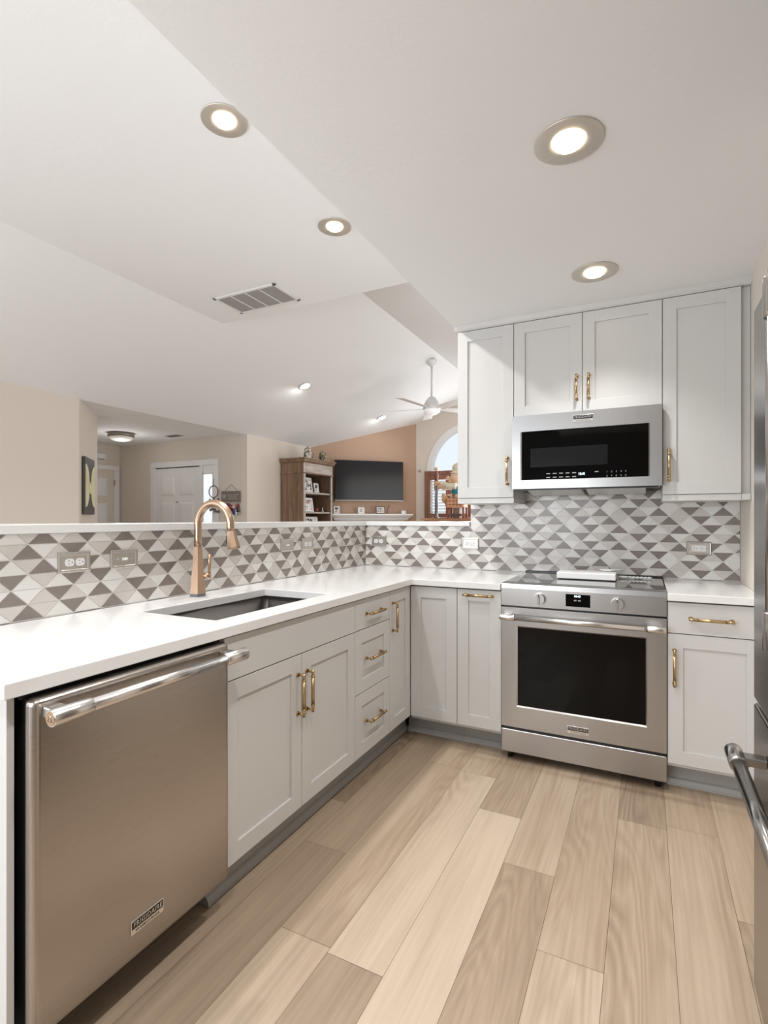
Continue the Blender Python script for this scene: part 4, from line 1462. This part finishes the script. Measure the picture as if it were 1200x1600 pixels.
# ------------------------------------------------------------------ console table with carved doll, stool and post
TX, TY, TZ = -1.58, 5.22, 1.262
t = thing('console_table', 'orange pine high console table in front of the shuttered window', 'table', (TX, TY, 0))
MB().box(-.44, .44, -.20, .20, TZ - .03, TZ, .004).build('tabletop', 'pine', t)
MB().box(-.40, .40, -.17, .17, TZ - .12, TZ - .031, .003).build('apron', 'pine', t)
for sx in (-.37, .37):
    for sy in (-.14, .14):
        MB().tube([(sx, sy, 0), (sx, sy, .6), (sx, sy, TZ - .121)], [.018, .024, .028], 12).build('leg', 'pine', t)

t = thing('bed_post', 'turned wooden post with ball finial gripped by the carved doll', 'post', (-1.815, 5.185, TZ + .0008))
MB().lathe([(.0, 0), (.045, 0), (.045, .012), (.030, .02), (.026, .035), (.026, .60), (.0, .60)]).build('shaft', 'greymetal', t)
MB().lathe([(.022, .60), (.032, .61), (.032, .625), (.024, .635), (.032, .655), (.034, .70), (.026, .725), (.015, .745), (.010, .757), (.012, .765)]).build('turned_top', 'shutter', t)
MB().ball((0, 0, .795), .034).build('ball_finial', 'sandwood', t)

t = thing('stool', 'low orange leather-woven stool under the carved doll', 'stool', (-1.47, 5.21, TZ + .0008))
mb = MB()
for k in range(5):
    for j in range(3):
        mb.box(-.14 + k * .056, -.14 + k * .056 + .052, -.125, -.100, .165 + j * .052, .165 + j * .052 + .048, .010, 3)
mb.box(-.138, .138, -.10, .10, .17, .31, .010)
mb.build('woven_seat', 'woven', t)
for sx in (-.125, .125):
    for sy in (-.085, .085):
        MB().cyl((sx, sy, 0), (sx, sy, .169), .017, .019, 12).build('leg', 'shutter', t)
MB().box(-.10, .10, -.10, -.085, .03, .07, .004).build('stretcher', 'walnutdark', t)
MB().box(-.055, .055, -.07, .07, .0, .165, .01).build('pedestal', 'walnut', t)

# the carved doll, seated, facing left (-X) and holding the post
t = thing('carved_doll', 'carved wooden doll in cream shirt and teal waistcoat gripping a post', 'doll', (-1.47, 5.21, TZ + .0008))


def remeshed(mb, name, m_, parent, vox=.007):
    o = mb.build(name, m_, parent)
    r = o.modifiers.new('remesh', 'REMESH')
    r.mode = 'VOXEL'
    r.voxel_size = vox
    r.use_smooth_shade = True
    s = o.modifiers.new('smooth', 'SMOOTH')
    s.iterations = 4
    return o


Z = .312
bd = MB()
bd.ball((0, 0, Z + .10), (.085, .075, .12))                       # trunk
bd.tube([(.0, 0, Z + .19), (-.01, 0, Z + .25)], [.035, .034], 14)   # neck
bd.ball((-.025, 0, Z + .335), (.100, .095, .100))                  # head
bd.ball((-.130, 0, Z + .325), (.066, .046, .044))                  # long nose / muzzle
bd.ball((-.095, 0, Z + .278), (.060, .055, .036))                  # chin
bd.ball((-.01, -.075, Z + .33), (.018, .012, .026))
bd.ball((-.01, .075, Z + .33), (.018, .012, .026))
for sy, hz in ((-1, .265), (1, .205)):
    bd.tube([(0, .08 * sy, Z + .19), (-.13, .075 * sy, Z + .195), (-.25, .045 * sy, Z + hz - .02), (-.305, .032 * sy, Z + hz - .016)], [.036, .032, .030, .030], 14)
    bd.ball((-.325, .030 * sy, Z + hz - .014), (.046, .030, .040))
    bd.tube([(0, .04 * sy, Z + .03), (-.12, .055 * sy, Z + .035), (-.165, .055 * sy, Z + .0)], [.044, .036, .030], 14)
body = remeshed(bd, 'body', 'sandwood', t)
# five fingers and a thumb closing round the post for each hand
fg = MB()
for sy, hz in ((-1, .265), (1, .205)):
    for k, ln in enumerate((1.0, 1.12, 1.06, .9)):
        zz = Z + hz + .016 - k * .0215
        pts = []
        for q in range(7):
            a = math.radians(-20 + 165 * ln * q / 6)
            pts.append((-.345 - .042 * math.sin(a), sy * (.044 * math.cos(a)) - .0, zz))
        fg.tube(pts, [.0118, .0122, .0118, .0114, .011, .0098, .008], 8)
    fg.tube([(-.330, sy * .022, Z + hz + .006), (-.340, sy * .034, Z + hz + .020), (-.362, sy * .034, Z + hz + .022)], [.010, .009, .007], 8)
fg.build('fingers', 'sandwood', body)
ht = MB()
ht.ball((.012, 0, Z + .412), (.104, .100, .052))
ht.ball((.015, 0, Z + .490), (.098, .090, .082))
ht.tube([(-.003, 0, Z + .400), (-.003, 0, Z + .424)], [.108, .105], 24)
remeshed(ht, 'hat', 'cream', t)
ey = MB()
for sy in (-1, 1):
    ey.ball((-.106, .055 * sy, Z + .365), (.012, .011, .014), 12, 8)
ey.build('eyes', 'eye', body)
MB().tube([(-.140, -.042, Z + .292), (-.162, 0, Z + .286), (-.140, .042, Z + .292)], .009, 8).build('mouth', 'mouth', body)
slv = MB()
for sy, hz in ((-1, .265), (1, .205)):
    slv.tube([(.01, .078 * sy, Z + .195), (-.13, .077 * sy, Z + .197), (-.235, .042 * sy, Z + hz - .018)], [.056, .050, .042], 16)
    slv.tube([(-.215, .052 * sy, Z + hz - .020), (-.262, .042 * sy, Z + hz - .019)], [.048, .046], 16)
slv.lathe([(.06, Z + .185), (.075, Z + .20), (.045, Z + .235), (.036, Z + .24)], (0, 0, 0), 20)
remeshed(slv, 'shirt', 'cream', t)
vs = MB().ball((0, 0, Z + .115), (.096, .088, .105))
vs.build('waistcoat', 'teal', t)
tr = MB()
for sy in (-1, 1):
    tr.tube([(.02, .04 * sy, Z + .03), (-.115, .055 * sy, Z + .038), (-.135, .055 * sy, Z + .028)], [.052, .046, .044], 16)
tr.ball((.01, 0, Z + .03), (.09, .09, .045))
remeshed(tr, 'trousers', 'patch', t)
for sy, dzz in ((-1, 0.0), (1, -.04)):
    bo = MB()
    bo.tube([(-.14, .056 * sy, Z + .035 + dzz * .3), (-.185, .057 * sy, Z - .015 + dzz)], [.036, .032], 14)
    bo.ball((-.205, .058 * sy, Z + .0 + dzz), (.036, .032, .070))
    bo.ball((-.212, .058 * sy, Z + .055 + dzz), (.030, .030, .030))
    remeshed(bo, 'boot', 'boot', t)

# ------------------------------------------------------------------ repeats carry a group
GROUPS = {'outlet': 'nickel outlets on the tiled splashback', 'light_switch': 'toggle switches on the tiled bar wall', 'wall_cabinet': 'wall cabinets around the microwave',
          'beer_stein': 'lidded steins on top of the bookcase', 'worktop': 'white quartz worktops', 'figurine': 'small figurines'}
for o in list(COL.objects):
    if 'label' not in o:
        continue
    k = o.name.split('.')[0]
    if k in GROUPS:
        o['group'] = GROUPS[k]
    elif k == 'picture_frame':
        o['group'] = 'picture frames on the mantel' if 'mantel' in o['label'] else 'picture frames in the bookcase'
    elif k == 'recessed_light':
        o['group'] = 'small recessed lights on the slope' if 'small' in o['label'] else 'brushed nickel recessed lights'
    elif k.endswith('base_cabinet'):
        o['group'] = 'pale grey base cabinets'
